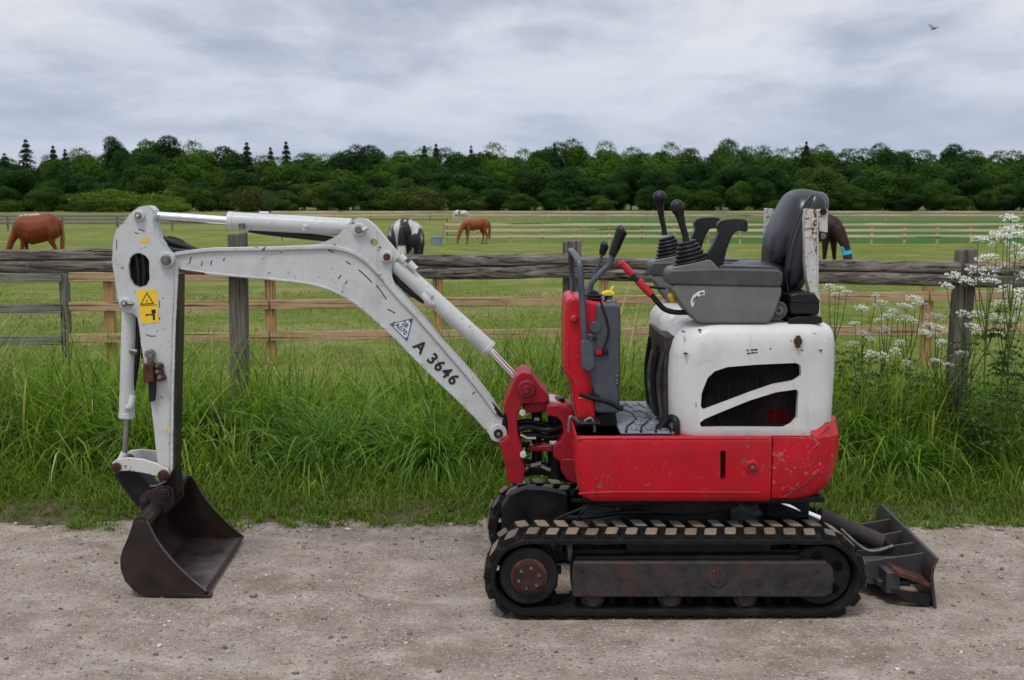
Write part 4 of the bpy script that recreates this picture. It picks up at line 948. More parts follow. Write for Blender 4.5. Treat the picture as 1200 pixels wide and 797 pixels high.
for y0, belt in ((3.555, T1), (4.13, T2)):
    # drive sprocket at the front, idler at the back, rollers, frame
    yc = y0 + TW / 2
    sp = cyl('sprocket', (TX0, y0 + .02, TZ), (TX0, y0 + TW - .03, TZ), .094, 'black_steel', EX, n=26, bevel=.006)
    bm = bmesh.new()
    for k in range(11):
        a = k / 11 * 2 * math.pi; bmesh.ops.create_cube(bm, size=1, matrix=Matrix.Translation((TX0 + .095 * math.cos(a), yc, TZ + .095 * math.sin(a))) @ Matrix.Rotation(-a, 4, 'Y') @ Matrix.Diagonal((.02, .03, .022, 1)))
    local(bm_obj('sprocket_teeth', bm, 'black_steel', EX, .002), sp)
    local(cyl('hub', (TX0, y0 + .012, TZ), (TX0, y0 + .05, TZ), .058, 'rust_steel', EX, n=32, bevel=.003), sp)
    local(cyl('hub_cap', (TX0, y0 + .004, TZ), (TX0, y0 + .03, TZ), .048, 'hub_steel', EX, n=32, bevel=.003), sp)
    for k in range(6):
        a = k / 6 * 6.283 + .3; x, z = TX0 + .033 * math.cos(a), TZ + .033 * math.sin(a)
        local(cyl('bolt', (x, y0 - .001, z), (x, y0 + .02, z), .0055, 'pin_steel', EX, n=6, bevel=0), sp)
    idl = cyl('idler_wheel', (TX1 + .002, y0 + .035, TZ), (TX1 + .002, y0 + TW - .035, TZ), .098, 'black_steel', EX, n=30, bevel=.006)
    local(cyl('hub', (TX1, y0 + .02, TZ), (TX1, y0 + .06, TZ), .03, 'pin_steel', EX, n=20), idl)
    bm = bmesh.new()
    for k in range(5):
        a = k / 5 * 6.283 + .5; x, z = TX1 + .062 * math.cos(a), TZ + .062 * math.sin(a); cyl_bm(bm, (x, y0 + .030, z), (x, y0 + .04, z), .016, n=10)
    local(bm_obj('lightening_holes', bm, 'black_mesh', EX, 0), idl)
    for rx in (.255, .50, .74):
        ro = cyl('track_roller', (rx, y0 + .03, .062), (rx, y0 + TW - .03, .062), .038, 'track_frame_steel', EX, n=20, bevel=.004)
        local(cyl('roller_cap', (rx, y0 + .018, .064), (rx, y0 + .034, .064), .026, 'track_frame_steel', EX, n=16), ro)
    ZT = .247
    # box frame with a rounded rear end
    R = [(.190, .073), (.985, .073), (1.008, .088), (1.012, .13), (1.008, .165), (.985, .188), (.190, .188)]
    bm = bmesh.new(); bm_prism(bm, fillet(R, .01), [], y0 + .004, y0 + .05); tf = bm_obj('track_frame', bm, 'track_frame_steel', EX, .005)
    bm = bmesh.new(); bm_prism(bm, [(.19, .08), (.97, .08), (.97, .215), (.185, .215)], [], y0 + .052, y0 + TW - .02); local(bm_obj('frame_box', bm, 'black_steel', EX, .004), tf)
    bm = bmesh.new(); bm_prism(bm, [(.176, .19), (.186, .19), (.190, .245), (.174, .245)], [], y0 + .006, y0 + .14); local(bm_obj('end_flange', bm, 'track_frame_steel', EX, .001), tf)
    bm = bmesh.new(); bm_prism(bm, [(.20, .19), (.9, .19), (.9, .205), (.2, .2)], [], y0 + .02, y0 + .05); local(bm_obj('top_ledge', bm, 'black_steel', EX, .001), tf)
    c = (.645, .137); cc = cyl('grease_cover', (c[0], y0 - .0, c[1]), (c[0], y0 + .01, c[1]), .030, 'track_frame_steel', EX, n=20, bevel=.002); local(cc, tf)
    local(box('cover_latch', c[0] - .003, c[0] + .003, y0 - .004, y0 + .004, c[1] - .012, c[1] + .034, 'rust_steel', EX, .001), tf)
    for bx, bz in ((.235, .092), (.49, .092), (.55, .094), (.73, .10), (.90, .095), (.215, .165), (.96, .165)):
        local(cyl('bolt', (bx, y0 - .001, bz), (bx, y0 + .01, bz), .0065, 'track_frame_steel', EX, n=6, bevel=0), tf)
# fender-like covers over front motor inside the far track
bm = bmesh.new(); bm_prism(bm, fillet([xz(x, y, 4.11) for x, y in [(588, 625), (588, 590), (598, 576), (615, 570), (640, 571), (664, 577), (668, 625)]], .012), [], 4.06, 4.128); bm_obj('motor_guard', bm, 'black_steel', EX, .004)
# --- undercarriage centre ----------------------------------------------------
box('carbody', .25, .93, 3.735, 4.125, .12, .235, 'black_steel', EX, .01)
box('cross_beam', .36, .82, 3.60, 4.28, .205, .243, 'black_steel', EX, .004)
cyl('slew_bearing', (.56, 3.93, .235), (.56, 3.93, .365), .19, 'black_steel', EX, n=36, bevel=.006)
cyl('slew_ring_gear', (.56, 3.93, .30), (.56, 3.93, .352), .225, 'black_steel', EX, n=48, bevel=.004)
box('slew_platform', .23, 1.0, 3.66, 4.22, .352, .372, 'black_steel', EX, .003)
for k, P in enumerate([[(650, 610, 3.75), (672, 600, 3.72), (700, 592, 3.7), (760, 590, 3.7)], [(676, 612, 3.72), (684, 598, 3.70), (705, 592, 3.70), (735, 594, 3.72)], [(664, 606, 3.85), (690, 606, 3.8), (740, 600, 3.75), (800, 602, 3.75)]]):
    tube('hydraulic_hose', [at(*q) for q in P], .0055 + .002 * (k == 2), 'hose_rubber', EX)

def ext(X, r, Y0):
    """side x so that the rounded corner's outline lands where X on the near plane would"""
    x1 = X
    for _ in range(12):
        m = max((x1 - r + r * math.cos(a)) / (Y0 + r - r * math.sin(a)) for a in [k * math.pi / 40 for k in range(21)]); x1 += (X / Y0 - m) * Y0
    return x1
# --- red lower body -----------------------------------------------------------
YN, YF = 3.62, 4.27
def sk(px, py): return xz(px, py, YN)
zt = sk(800, 513)[1]; zb = sk(800, 588)[1]; xl = sk(672, 540)[0]; xs_ = sk(905, 540)[0]
xr = lambda py: sk({497: 982.5, 513: 983, 530: 983.5, 549: 979, 566: 974, 578: 968, 586: 957}[py], py)[0]
lv = []
for py, ins in ((588, .012), (584, .003), (575, 0), (545, -.001), (520, 0), (514, .003), (512, .007)):
    z = sk(700, py)[1]; x0 = sk({588: 690, 584: 683, 575: 678}.get(py, 674), py)[0]
    lv.append((x0, xs_ - .0015, YN + ins, YF - ins, .03, .004, z))
skirt = loft('front_skirt', lv, RD, EX)
lv = []
for py, ins in ((588, .03), (584, .012), (575, .004), (562, 0), (545, -.001), (530, 0), (513, .002)):
    z = sk(700, py)[1]; x1 = sk({588: 950, 584: 960, 575: 970, 562: 976, 545: 980, 530: 983, 513: 983}[py], py)[0]
    lv.append((xs_ + .0015, ext(x1, .105, YN + ins), YN + ins, YF - ins, .004, .105, z))
cw = loft('counterweight', lv, 'counterweight_paint', EX)
# raised lip of the counterweight behind the cover
lv = [(sk(948, 500)[0], ext(sk(983, 513)[0], .105, YN + .002), YN + .002, YF - .002, .03, .105, sk(700, 513)[1]), (sk(974, 500)[0], ext(sk(982.5, 500)[0], .12, YN + .03), YN + .03, YF - .03, .005, .12, sk(700, 498)[1])]
lip = loft('counterweight_lip', lv, RD, EX)
# pockets and seams in the skirt
cut(skirt, [(844, 528), (850.5, 528), (850.5, 562.5), (844, 562.5)], YN - .01, YN + .035, 2.5, ref=YN)
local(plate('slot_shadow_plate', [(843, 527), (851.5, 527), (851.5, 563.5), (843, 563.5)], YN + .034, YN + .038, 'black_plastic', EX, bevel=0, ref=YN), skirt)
lt = pin('latch_cup', 881, 547.5, YN - .004, YN + .01, 8.2, RD, EX, ref=YN, bevel=.003); local(lt, skirt)
local(pin('latch_ring', 881, 547.5, YN - .0065, YN + .002, 5.6, DR, EX, ref=YN), skirt); local(pin('latch_screw', 881.5, 548, YN - .009, YN, 2.4, 'pin_steel', EX, ref=YN, n=10), skirt)
tube_o = tube('pressed_swage', [at(678, 578.5, YN + .001), at(720, 577, YN + .0005), at(800, 577, YN + .0005), at(890, 577.5, YN + .001)], .0035, RD, EX, flat=.5); local(tube_o, skirt)
local(tube('pressed_swage', [at(752, 557, YN + .001), at(770, 549, YN + .0006), at(790, 543.5, YN + .0006), at(815, 540, YN + .001)], .003, RD, EX, flat=.45), skirt)
local(tube('pressed_swage', [at(676, 514.5, YN + .004), at(740, 514, YN + .003), at(900, 514.5, YN + .004)], .004, RD, EX, flat=.6), skirt)
def on_cw(px, py, lift=0.0):
    Y = YN
    for _ in range(6):
        p = at(px, py, Y); x1 = ext(xz(float(np.interp(py, [513, 545, 562, 575, 584, 588], [983, 980, 976, 970, 960, 950])), 520, YN)[0], .105, YN); xc = x1 - .105
        Y = YN + (.105 - math.sqrt(max(.105 ** 2 - min(.104, max(0, p.x - xc)) ** 2, 0)))
    return at(px, py, Y - lift)
for P, r_ in (([(918, 583), (930, 576), (942, 568), (953, 559), (961, 552)], .0028), ([(946, 549), (954, 544), (962, 538)], .0022)):
    local(tube('pressed_groove', [on_cw(*p) for p in P], r_, DR, EX, flat=.6), cw)
for P in ([(946, 532), (954, 525), (960, 519)], [(948, 541), (956, 535), (963, 528)]): local(tube('worn_ridge', [on_cw(*p, -.002) for p in P], .0042, 'counterweight_paint', EX, flat=.6), cw)
# bottom dirt guard behind skirt
plate('belly_plate', [(690, 588), (950, 588), (946, 596), (700, 596)], YN + .06, YF - .06, 'black_steel', EX, bevel=.002, ref=YN)
# front casting the swing bracket pivots on
ZL = sk(0, 533)[1]
plate('swing_mount', [(654, 472), (672, 480), (676, 500), (676, 560), (658, 540), (648, 532), (648, 520), (656, 514), (660, 505), (658, 492), (652, 486), (640, 484), (640, 472)], 3.90, 4.14, 'shaded_red_paint', EX, r=3, bevel=.004, ref=3.95)
plate('lower_pivot_lug', [(657, 533), (676, 533), (676, 563), (664, 557), (656, 546)], 3.88, 4.12, DR, EX, r=4, bevel=.003, ref=3.95)

# --- floor, mat ----------------------------------------------------------------
zf = at(740, 512, YN)[2] - .004
fl = box('floor_plate', at(676, 512, YN).x, at(790, 512, YN).x, YN + .02, YF - .02, zf - .012, zf + .004, 'black_steel', EX, .002)
mx0, mx1 = at(728, 512, YN).x, at(796, 512, YN).x
mat_o = box('floor_mat', mx0, mx1 - .005, YN + .03, YF - .03, zf + .005, zf + .014, 'floor_mat', EX, .003)
for k in range(4):
    x = mx0 + .018 + k * .047; yy = [YN + .03, YN + .12, YN + .24, YN + .36, YN + .48, YN + .58]; xx = [x, x + .012, x + .055, x + .055, x + .012, x]
    local(tube('mat_groove', [(a, b, zf + .0135) for a, b in zip(xx, yy)], .0042, 'black_plastic', EX, smooth=False, flat=1), mat_o)
    for q in range(5):
        b = yy[q] + .03; a = xx[q] + (xx[q + 1] - xx[q]) * .3 + .018
        local(box('mat_pad', a, a + .020, b, b + .055, zf + .013, zf + .019, 'floor_mat', EX, .003), mat_o)
# pedals and small hardware in the footwell
for px, y in ((690, 3.72), (706, 3.95)):
    p = at(px, 505, y); box('pedal', p.x - .03, p.x + .035, y - .04, y + .05, zf + .03, zf + .038, 'black_steel', EX, .003)
    tube('pedal_link', [(p.x - .03, y, zf + .03), (p.x - .06, y, zf + .05), (p.x - .065, y, zf - .0)], .005, 'pin_steel', EX)
tube('grab_hook', [at(685, 494, 3.7), at(692, 490, 3.7), at(696, 497, 3.7), at(697, 508, 3.7)], .005, 'pin_steel', EX)
plate('footwell_block', [(676, 496), (724, 488), (727, 507), (676, 509)], 3.80, 4.15, 'black_plastic', EX, r=2, ref=3.72)

# --- white engine cover ----------------------------------------------------------
HN, HF = 3.635, 4.255
hx = lambda px, py: xz(px, py, HN)
lv = []
for (py, xa, xb, ins) in ((511, 790, 974, .004), (505, 787.5, 973, 0), (470, 787, 975.5, 0), (440, 786.7, 977.5, 0), (417, 788.5, 978, 0), (402, 792.5, 978, .001), (393, 797.5, 977, .006), (386, 803, 974.5, .016), (382, 811, 969, .03), (380, 823, 960, .05)):
    z = hx(800, py)[1]; lv.append((hx(xa, py)[0], ext(hx(xb, py)[0], .085, HN + ins), HN + ins, HF - ins, .09, .085, z))
hood = loft('engine_cover', lv, 'hood_paint', EX, ang=30)
W1 = zz(750, 360, 3.32, [(236, 385), (240, 335), (262, 278), (290, 250), (340, 233), (450, 224), (605, 217), (625, 225), (628, 268), (600, 288), (520, 303), (430, 334), (330, 372), (248, 402)])
W2 = zz(750, 360, 3.32, [(230, 452), (250, 436), (340, 398), (430, 362), (530, 331), (608, 320), (617, 328), (612, 432), (592, 455), (562, 470), (240, 468)])
for W in (W1, W2): cut(hood, W, HN - .02, HN + .03, 3.5, ref=HN)
for W in (W1, W2):
    cx = sum(p[0] for p in W) / len(W); cy = sum(p[1] for p in W) / len(W); B = [(cx + (x - cx) * 1.03, cy + (y - cy) * 1.05) for x, y in W]
    local(plate('vent_mesh', B, HN + .024, HN + .034, 'black_mesh', EX, bevel=0, ref=HN), hood)
# bars and parts dimly seen behind the mesh
bm = bmesh.new(); r_ = random.Random(5)
for k in range(9):
    a = at(832 + k * 11, 436, HN + .02); b = at(832 + k * 11, 496, HN + .02); cyl_bm(bm, (a.x, HN + .0225, hx(0, 434)[1] if k > 2 else hx(0, 450)[1]), (b.x, HN + .0225, hx(0, 495)[1]), .0009, n=5)
local(bm_obj('vent_wire', bm, 'black_steel', EX, 0), hood)
local(plate('red_part_behind_vent', [(898, 487), (903, 482), (925, 480), (930, 488), (925, 497), (900, 498)], HN + .0225, HN + .026, 'red_behind_mesh', EX, r=3, bevel=.001, ref=HN), hood)
# top ledge line, hinges, latch
lt = pin('cover_latch', 935, 399.5, HN - .010, HN + .01, 5.0, 'rust_steel', EX, ref=HN, n=8, bevel=.002); local(lt, hood)
local(box('latch_tab', at(933, 400, HN).x - .0015, at(937, 400, HN).x, HN - .013, HN, hx(0, 407)[1], hx(0, 393)[1], 'rust_steel', EX, .001), hood)
for (a_, b_, py) in ((874.8, 877.4, 410.4), (880, 883.5, 410.1), (884, 887.8, 409.7), (875.5, 879.2, 414.2), (880.2, 884.6, 413.5), (885.6, 887.6, 413.2)):
    local(plate('faded_print', [(a_, py - .75), (b_, py - .9), (b_, py + .65), (a_, py + .8)], HN - .0009, HN + .002, 'print_black', EX, bevel=0, ref=HN), hood)
for (x, y, l) in ((788 + 14, 390, 3), (821, 387.5, 3), (830.5, 392.5, 3), (804, 415, 4), (903, 409, 2), (955, 392, 3), (962, 411, 4), (940, 411, 3)):
    a = at(x - l / 2, y, HN - .0008); local(box('paint_scar', a.x, a.x + l * PX(HN), HN - .0012 + (.01 if y < 393 else 0), HN + .03, a.z, a.z + .0028, 'rust_steel', EX, 0), hood)
# dark front bulkhead of the engine cover (faces the footwell)
xa = hx(786, 450)[0]
bk = box('bulkhead', xa - .012, xa + .03, HN + .085, HF - .12, zf + .01, hx(0, 398)[1], 'track_frame_steel', EX, .004)
for k, (y, z0, z1, m) in enumerate([(3.72, .62, .83, 'track_frame_steel'), (3.85, .60, .84, 'black_steel'), (4.0, .62, .80, 'pin_steel'), (4.08, .6, .84, 'hose_rubber')]):
    local(tube('bulkhead_pipe', [(xa - .016, y, z0), (xa - .026, y + .01, (z0 + z1) / 2), (xa - .014, y, z1)], .007, m, EX), bk)
# rounded white shoulder under the near console (front top slope of the cover)
loft('cover_shoulder', [(xa + .0, xa + .14, HN + .25, HF, .04, .02, hx(0, 402)[1]), (xa + .0, xa + .14, HN + .25, HF - .002, .04, .02, hx(0, 386)[1]), (xa + .02, xa + .14, HN + .27, HF - .02, .03, .02, hx(0, 375)[1]), (xa + .05, xa + .14, HN + .29, HF - .04, .02, .02, hx(0, 371)[1])], 'hood_paint', EX, ang=60)
# hoses at the foot of the cover
tube('hydraulic_hose', [at(770, 510, 3.70), at(778, 497, 3.70), at(786, 490, 3.69), at(792, 494, 3.66), at(792, 508, 3.66)], .012, 'hose_rubber', EX)
tube('hydraulic_hose', [at(765, 500, 3.9), at(772, 488, 3.9), at(776, 470, 3.9), at(780, 455, 3.9)], .009, 'hose_rubber', EX)
tube('hydraulic_hose', [at(758, 492, 4.0), at(768, 482, 4.0), at(778, 470, 4.0)], .009, 'hose_rubber', EX)

# --- seat, consoles ------------------------------------------------------------
K = 4.43
def z6(P): return zz(760, 210, K, P)
DYC = .475; KN = 3.66
BOD = z6([(106, 545), (150, 622), (200, 692), (243, 736), (275, 749), (632, 749), (656, 700), (690, 604), (693, 556)])
CAP = z6([(112, 470), (104, 500), (104, 520), (108, 550), (694, 562), (700, 492), (684, 470), (365, 463), (330, 462)])
BASE = z6([(112, 478), (112, 466), (135, 458), (318, 418), (330, 425), (372, 470), (368, 480)])
def pieces(dy, main):
    yn = KN + dy; out = {}
    c = plate('control_console', BOD, KN, KN + .135, 'grey_plastic', EX, r=10, bevel=.012, seg=3); out['c'] = c
    cap = plate('console_cap', CAP, KN - .004, KN + .139, 'dark_plastic', EX, r=6, bevel=.007, seg=3); local(cap, c)
    b = plate('boot_base', BASE, KN + .010, KN + .125, 'grey_plastic', EX, r=5, bevel=.008, seg=3); local(b, c)
    pad = plate('arm_pad', z6([(370, 463), (372, 452), (385, 448), (660, 455), (672, 470), (660, 472)]), KN + .02, KN + .115, 'dark_plastic', EX, r=4, bevel=.006, seg=2); local(pad, c)
    # rubber boot: stacked rings around a leaning axis
    A = at(*z6([(222, 434)])[0], KN + .066); B = at(*z6([(195, 318)])[0], KN + .066); ax = B - A; bm = bmesh.new()
    P = []; rr = []
    for i in range(6):
        t = i / 5.6; R = .058 * (1 - t) + .027 * t
        for q, e in ((0, .90), (.05, 1.0), (.11, 1.0), (.155, .88)): P.append(A + ax * (t * .93 + q * .9)); rr.append(R * e)
    n = 24; rings = []; d = ax.normalized(); s1 = d.cross(Vector((0, 1, 0))).normalized(); s2 = s1.cross(d)
    for p, R in zip(P, rr): rings.append([bm.verts.new(p + s1 * R * math.cos(j / n * 6.2832) + s2 * R * .95 * math.sin(j / n * 6.2832)) for j in range(n)])
    for X, Y2 in zip(rings, rings[1:]):
        for j in range(n): bm.faces.new((X[j], X[(j + 1) % n], Y2[(j + 1) % n], Y2[j]))
    bm.faces.new(rings[0]); bm.faces.new(rings[-1])
    local(bm_obj('lever_boot', bm, 'black_plastic', EX, .0008, 1, 60), c)
    # joystick
    j0 = at(*z6([(196, 330)])[0], KN + .066)
    return out, c, A, B
def joystick(P, R, dy):
    bm = bmesh.new(); tube_bm(bm, [at(*z6([p])[0], KN + .066) for p in P], R, 16, True, 6); top = at(*z6([P[-1]])[0], KN + .066); bmesh.ops.create_uvsphere(bm, u_segments=16, v_segments=10, radius=dy, matrix=Matrix.Translation(top)); o = bm_obj('joystick', bm, 'black_plastic', EX, 0, ang=70); return o
def handle():
    o = plate('lever_grip', z6([(357, 240), (372, 216), (400, 209), (450, 205), (500, 208), (516, 220), (516, 266), (508, 274), (470, 268), (448, 276), (430, 305), (408, 362), (387, 452), (372, 464), (308, 412), (303, 396), (335, 345), (368, 270)]), KN + .045, KN + .085, 'black_plastic', EX, r=8, bevel=.012, seg=4)
    return o
def dup(o, dy, parent=None):
    c = o.copy(); COL.objects.link(c)
    if parent is None: c.parent = EX; c.location = Vector(o.location) + Vector((0, dy, 0))
    else: c.parent = parent; c.location = o.location
    for k in o.children: dup(k, 0, c)
    return c
_, con1, A1, B1 = pieces(0, True)
# curved scale sticker on the near console only
arc = []; base = [(222, 660), (218, 632), (232, 602), (258, 583), (290, 575), (292, 600), (270, 605), (250, 616), (240, 634), (232, 662)]
con2 = dup(con1, DYC)
st = plate('scale_sticker', z6(base), KN - .0008, KN + .004, 'sticker_white', EX, bevel=0, ref=KN); local(st, con1)
local(plate('scale_marking', z6([(228, 636), (236, 618), (252, 604), (258, 609), (244, 620), (235, 638)]), KN - .0016, KN + .002, 'print_black', EX, bevel=0, ref=KN), con1)
local(plate('scale_marking', z6([(266, 592), (284, 586), (286, 594), (268, 599)]), KN - .0016, KN + .002, 'print_black', EX, bevel=0, ref=KN), con1)
g1 = handle(); g2 = dup(g1, DYC)
joystick([(196, 335), (190, 290), (176, 240), (163, 190), (152, 155), (148, 140)], [.012, .010, .011, .014, .0215, .0215], .0215)
o = joystick([(205, 330), (203, 290), (190, 230), (182, 170), (178, 125), (177, 108)], [.011, .009, .010, .013, .017, .021], .0245); o.location = Vector(o.location) + Vector((0, DYC, 0)) + (at(773, 232, KN + DYC + .066) - (at(*z6([(178, 112)])[0], KN + .066) + Vector((0, DYC, 0))))
# seat
seat = pillow('seat_back', zz(870, 215, 4.68, [(112, 390), (118, 330), (135, 260), (165, 190), (200, 120), (235, 62), (270, 38), (310, 31), (350, 36), (390, 45), (415, 50), (435, 80), (432, 150), (408, 230), (372, 330), (345, 420), (318, 500), (290, 570), (262, 595), (240, 560), (200, 490), (150, 462), (116, 440)]), 3.82, 4.12, 'black_vinyl', EX, p=3, n=18, r=8, ref=4.0)
wing = pillow('seat_wing', zz(870, 215, 4.68, [(235, 560), (250, 450), (275, 320), (310, 210), (345, 130), (380, 70), (415, 50), (450, 70), (466, 110), (462, 170), (420, 280), (370, 420), (335, 540), (280, 610), (245, 610)]), 3.745, 3.83, 'black_vinyl', EX, p=3, n=10, r=5, ref=3.76); local(wing, seat)
wing2 = pillow('seat_wing', zz(870, 215, 4.68, [(235, 560), (250, 450), (275, 320), (310, 210), (345, 130), (380, 70), (415, 50), (450, 70), (466, 110), (462, 170), (420, 280), (370, 420), (335, 540), (280, 610), (245, 610)]), 4.07, 4.15, 'black_vinyl', EX, p=3, n=10, r=5, ref=4.0); local(wing2, seat)
local(tube('seat_seam', [at(*p, 3.752) for p in zz(870, 215, 4.68, [(250, 590), (238, 470), (262, 330), (300, 215), (340, 125), (385, 62)])], .0035, 'black_vinyl', EX), seat)
pillow('seat_cushion', [(862, 352), (870, 312), (905, 308), (925, 318), (925, 368), (870, 370)], 3.81, 4.10, 'black_vinyl', EX, p=5, n=12, r=6, ref=3.85)
box('seat_base', at(840, 375, 3.8).x, at(940, 375, 3.8).x, 3.81, 4.12, at(0, 382, 3.8).z, at(0, 362, 3.8).z, 'black_steel', EX, .006)
pin('recline_hub', 914, 364.5, KN + .02, KN + .08, 11, 'dark_plastic', EX, ref=KN, bevel=.004); pin('recline_bolt', 914, 364.5, KN + .012, KN + .05, 5, 'pin_steel', EX, ref=KN, bevel=.002); pin('recline_bolt_head', 914, 364.5, KN + .008, KN + .02, 2.4, 'rust_steel', EX, ref=KN, n=6, bevel=0)
bb = plate('battery_box', zz(870, 215, 4.68, [(262, 612), (300, 600), (395, 600), (425, 640), (424, 700), (415, 722), (275, 722), (262, 700)]), 3.68, 3.86, 'black_plastic', EX, r=3, bevel=.006, seg=3, ref=3.68)
local(plate('box_lid_edge', zz(870, 215, 4.68, [(262, 640), (425, 646), (425, 652), (262, 646)]), 3.676, 3.70, 'black_plastic', EX, bevel=.001, ref=3.68), bb)
plate('seat_bracket', zz(870, 215, 4.68, [(250, 745), (300, 730), (430, 730), (435, 765), (250, 768)]), 3.67, 4.1, 'black_steel', EX, bevel=.002, ref=3.68)
# two channel posts of the folding frame
PO = zz(870, 215, 4.68, [(344, 138), (412, 141), (413, 420), (416, 560), (426, 660), (426, 768), (368, 768), (372, 640), (366, 580), (352, 520), (342, 430), (341, 300)])
po = plate('frame_post', PO, 3.715, 3.76, 'rusty_white_paint', EX, r=2, bevel=.003, ref=3.72)
local(plate('rust_patch', zz(870, 215, 4.68, [(378, 139), (412, 141), (413, 400), (396, 380), (388, 330), (380, 300), (376, 240), (370, 190)]), 3.7145, 3.72, 'rust_streaked_paint', EX, r=1, bevel=0, ref=3.72), po)
local(plate('side_web', zz(870, 215, 4.68, [(405, 141), (412, 141), (413, 560), (406, 560)]), 3.708, 3.716, 'rusty_white_paint', EX, bevel=.001, ref=3.72), po)
pp = plate('pivot_plate', zz(870, 215, 4.68, [(416, 140), (460, 140), (467, 152), (467, 272), (418, 262)]), 3.745, 3.757, 'rusty_white_paint', EX, r=2, bevel=.002, ref=3.75); local(pp, po)
local(pin('pivot_bolt', 870 + 440 / 4.68, 215 + 155 / 4.68, 3.737, 3.76, 4, 'black_steel', EX, ref=3.75, n=12), po); local(pin('pivot_bolt', 870 + 438 / 4.68, 215 + 290 / 4.68, 3.737, 3.80, 3.6, 'pin_steel', EX, ref=3.75, n=12), po)
dx = at(898, 233, 4.19).x - at(870 + 344 / 4.68, 215 + 138 / 4.68, 3.72).x; po2 = dup(po, 0); po2.location = Vector(po.location) + Vector((dx, .47, .0))
# near-side red lever by the console
rl = tube('gate_lever', [at(728, 308, 3.7), at(740, 321, 3.7), at(748, 330, 3.7), at(763, 345, 3.7), at(772, 356, 3.7), at(780, 363, 3.7), at(792, 366, 3.7), at(806, 366, 3.7)], .0085, 'black_steel', EX)
local(tube('grip_sleeve', [at(727, 307, 3.7), at(733, 313.5, 3.7), at(741, 321.5, 3.7)], .0115, 'red_grip', EX), rl); local(tube('grip_sleeve', [at(747.5, 329, 3.7), at(755, 337, 3.7), at(763, 345, 3.7)], .0125, 'red_grip', EX), rl)
tube('support_rod', [at(758, 336, 3.95), at(768, 337, 3.95), at(780, 338, 3.95)], .005, 'black_steel', EX)
tube('stop_knob', [at(789, 354, 3.72), at(787, 347, 3.72), at(786, 344, 3.72)], [.009, .012, .008], 'sticker_yellow', EX)

# --- front console with travel levers -----------------------------------------
q4 = lambda P: zz(640, 330, 4.19, P)
fc = plate('front_console', q4([(92, 160), (100, 95), (112, 80), (135, 73), (245, 98), (300, 98), (240, 520), (240, 650), (150, 662), (136, 600), (128, 500), (92, 450)]), 3.78, 4.10, RD, EX, r=7, bevel=.012, seg=3, ref=3.80)
gc = plate('console_side_cover', q4([(243, 104), (340, 108), (358, 122), (362, 160), (356, 640), (240, 640), (232, 540), (205, 430), (180, 380), (182, 250), (240, 248)]), 3.765, 4.095, 'console_cover', EX, r=5, bevel=.008, seg=3, ref=3.80)
local(plate('cover_recess', q4([(236, 325), (300, 325), (302, 355), (236, 360)]), 3.758, 3.77, 'black_plastic', EX, r=4, bevel=.001, ref=3.80), gc)
local(plate('red_tab', q4([(238, 328), (268, 328), (268, 350), (238, 352)]), 3.753, 3.77, RD, EX, r=2, bevel=.001, ref=3.80), gc)
for x, y, m in ((283, 335, 'black_plastic'), (235, 272, 'black_plastic'), (190, 390, 'black_plastic'), (202, 418, 'black_plastic'), (218, 538, 'black_plastic'), (245, 553, 'black_plastic'), (342, 455, 'pin_steel'), (342, 475, 'pin_steel'), (342, 490, 'pin_steel')):
    local(pin('screw', 640 + x / 4.19, 330 + y / 4.19, 3.752, 3.775, 2.6 if m[0] == 'b' else 1.2, m, EX, ref=3.80, n=10), gc)
local(pin('round_boss', 640 + 237 / 4.19, 330 + 218 / 4.19, 3.759, 3.77, 7.0, 'console_cover', EX, ref=3.80, bevel=.002), gc)
local(pin('red_bump', 640 + 135 / 4.19, 330 + 178 / 4.19, 3.765, 3.79, 4.6, RD, EX, ref=3.80, bevel=.006), fc)
for k in range(11):
    local(tube('louvre', [at(661.5, 398 + k * 3.3, 3.80), at(667, 397.5 + k * 3.3, 3.778)], .0022, RD, EX, n=6), fc)
plate('console_foot', q4([(150, 560), (240, 560), (240, 668), (150, 668)]), 3.775, 4.0, RD, EX, r=3, bevel=.006, ref=3.80)
tube('pedal_arm', [at(679, 462, 3.74), at(695, 467, 3.74), at(712, 471, 3.74), at(724, 477, 3.74), at(730, 480, 3.74)], .008, 'black_steel', EX, flat=.6)
# grab bar
ga = tube('grab_bar', [at(686, 418, 3.75), at(685, 398, 3.75), at(682, 350, 3.75), at(679.5, 314, 3.75), at(677, 304, 3.78), at(669.5, 294, 3.9), at(669.3, 300, 4.02), at(670, 320, 4.06), at(671, 348, 4.06)], .0105, 'lever_steel', EX, n=12)
local(plate('bar_foot', [(680, 398), (689, 398), (694, 404), (696, 428), (690, 434), (681, 430)], 3.74, 3.77, 'lever_steel', EX, r=3, bevel=.002, ref=3.77), ga)
tube('console_cable', [at(704, 353, 3.76), at(711, 375, 3.755), at(713, 390, 3.755), at(709, 405, 3.755), at(706, 411, 3.755)], .0035, 'hose_rubber', EX)
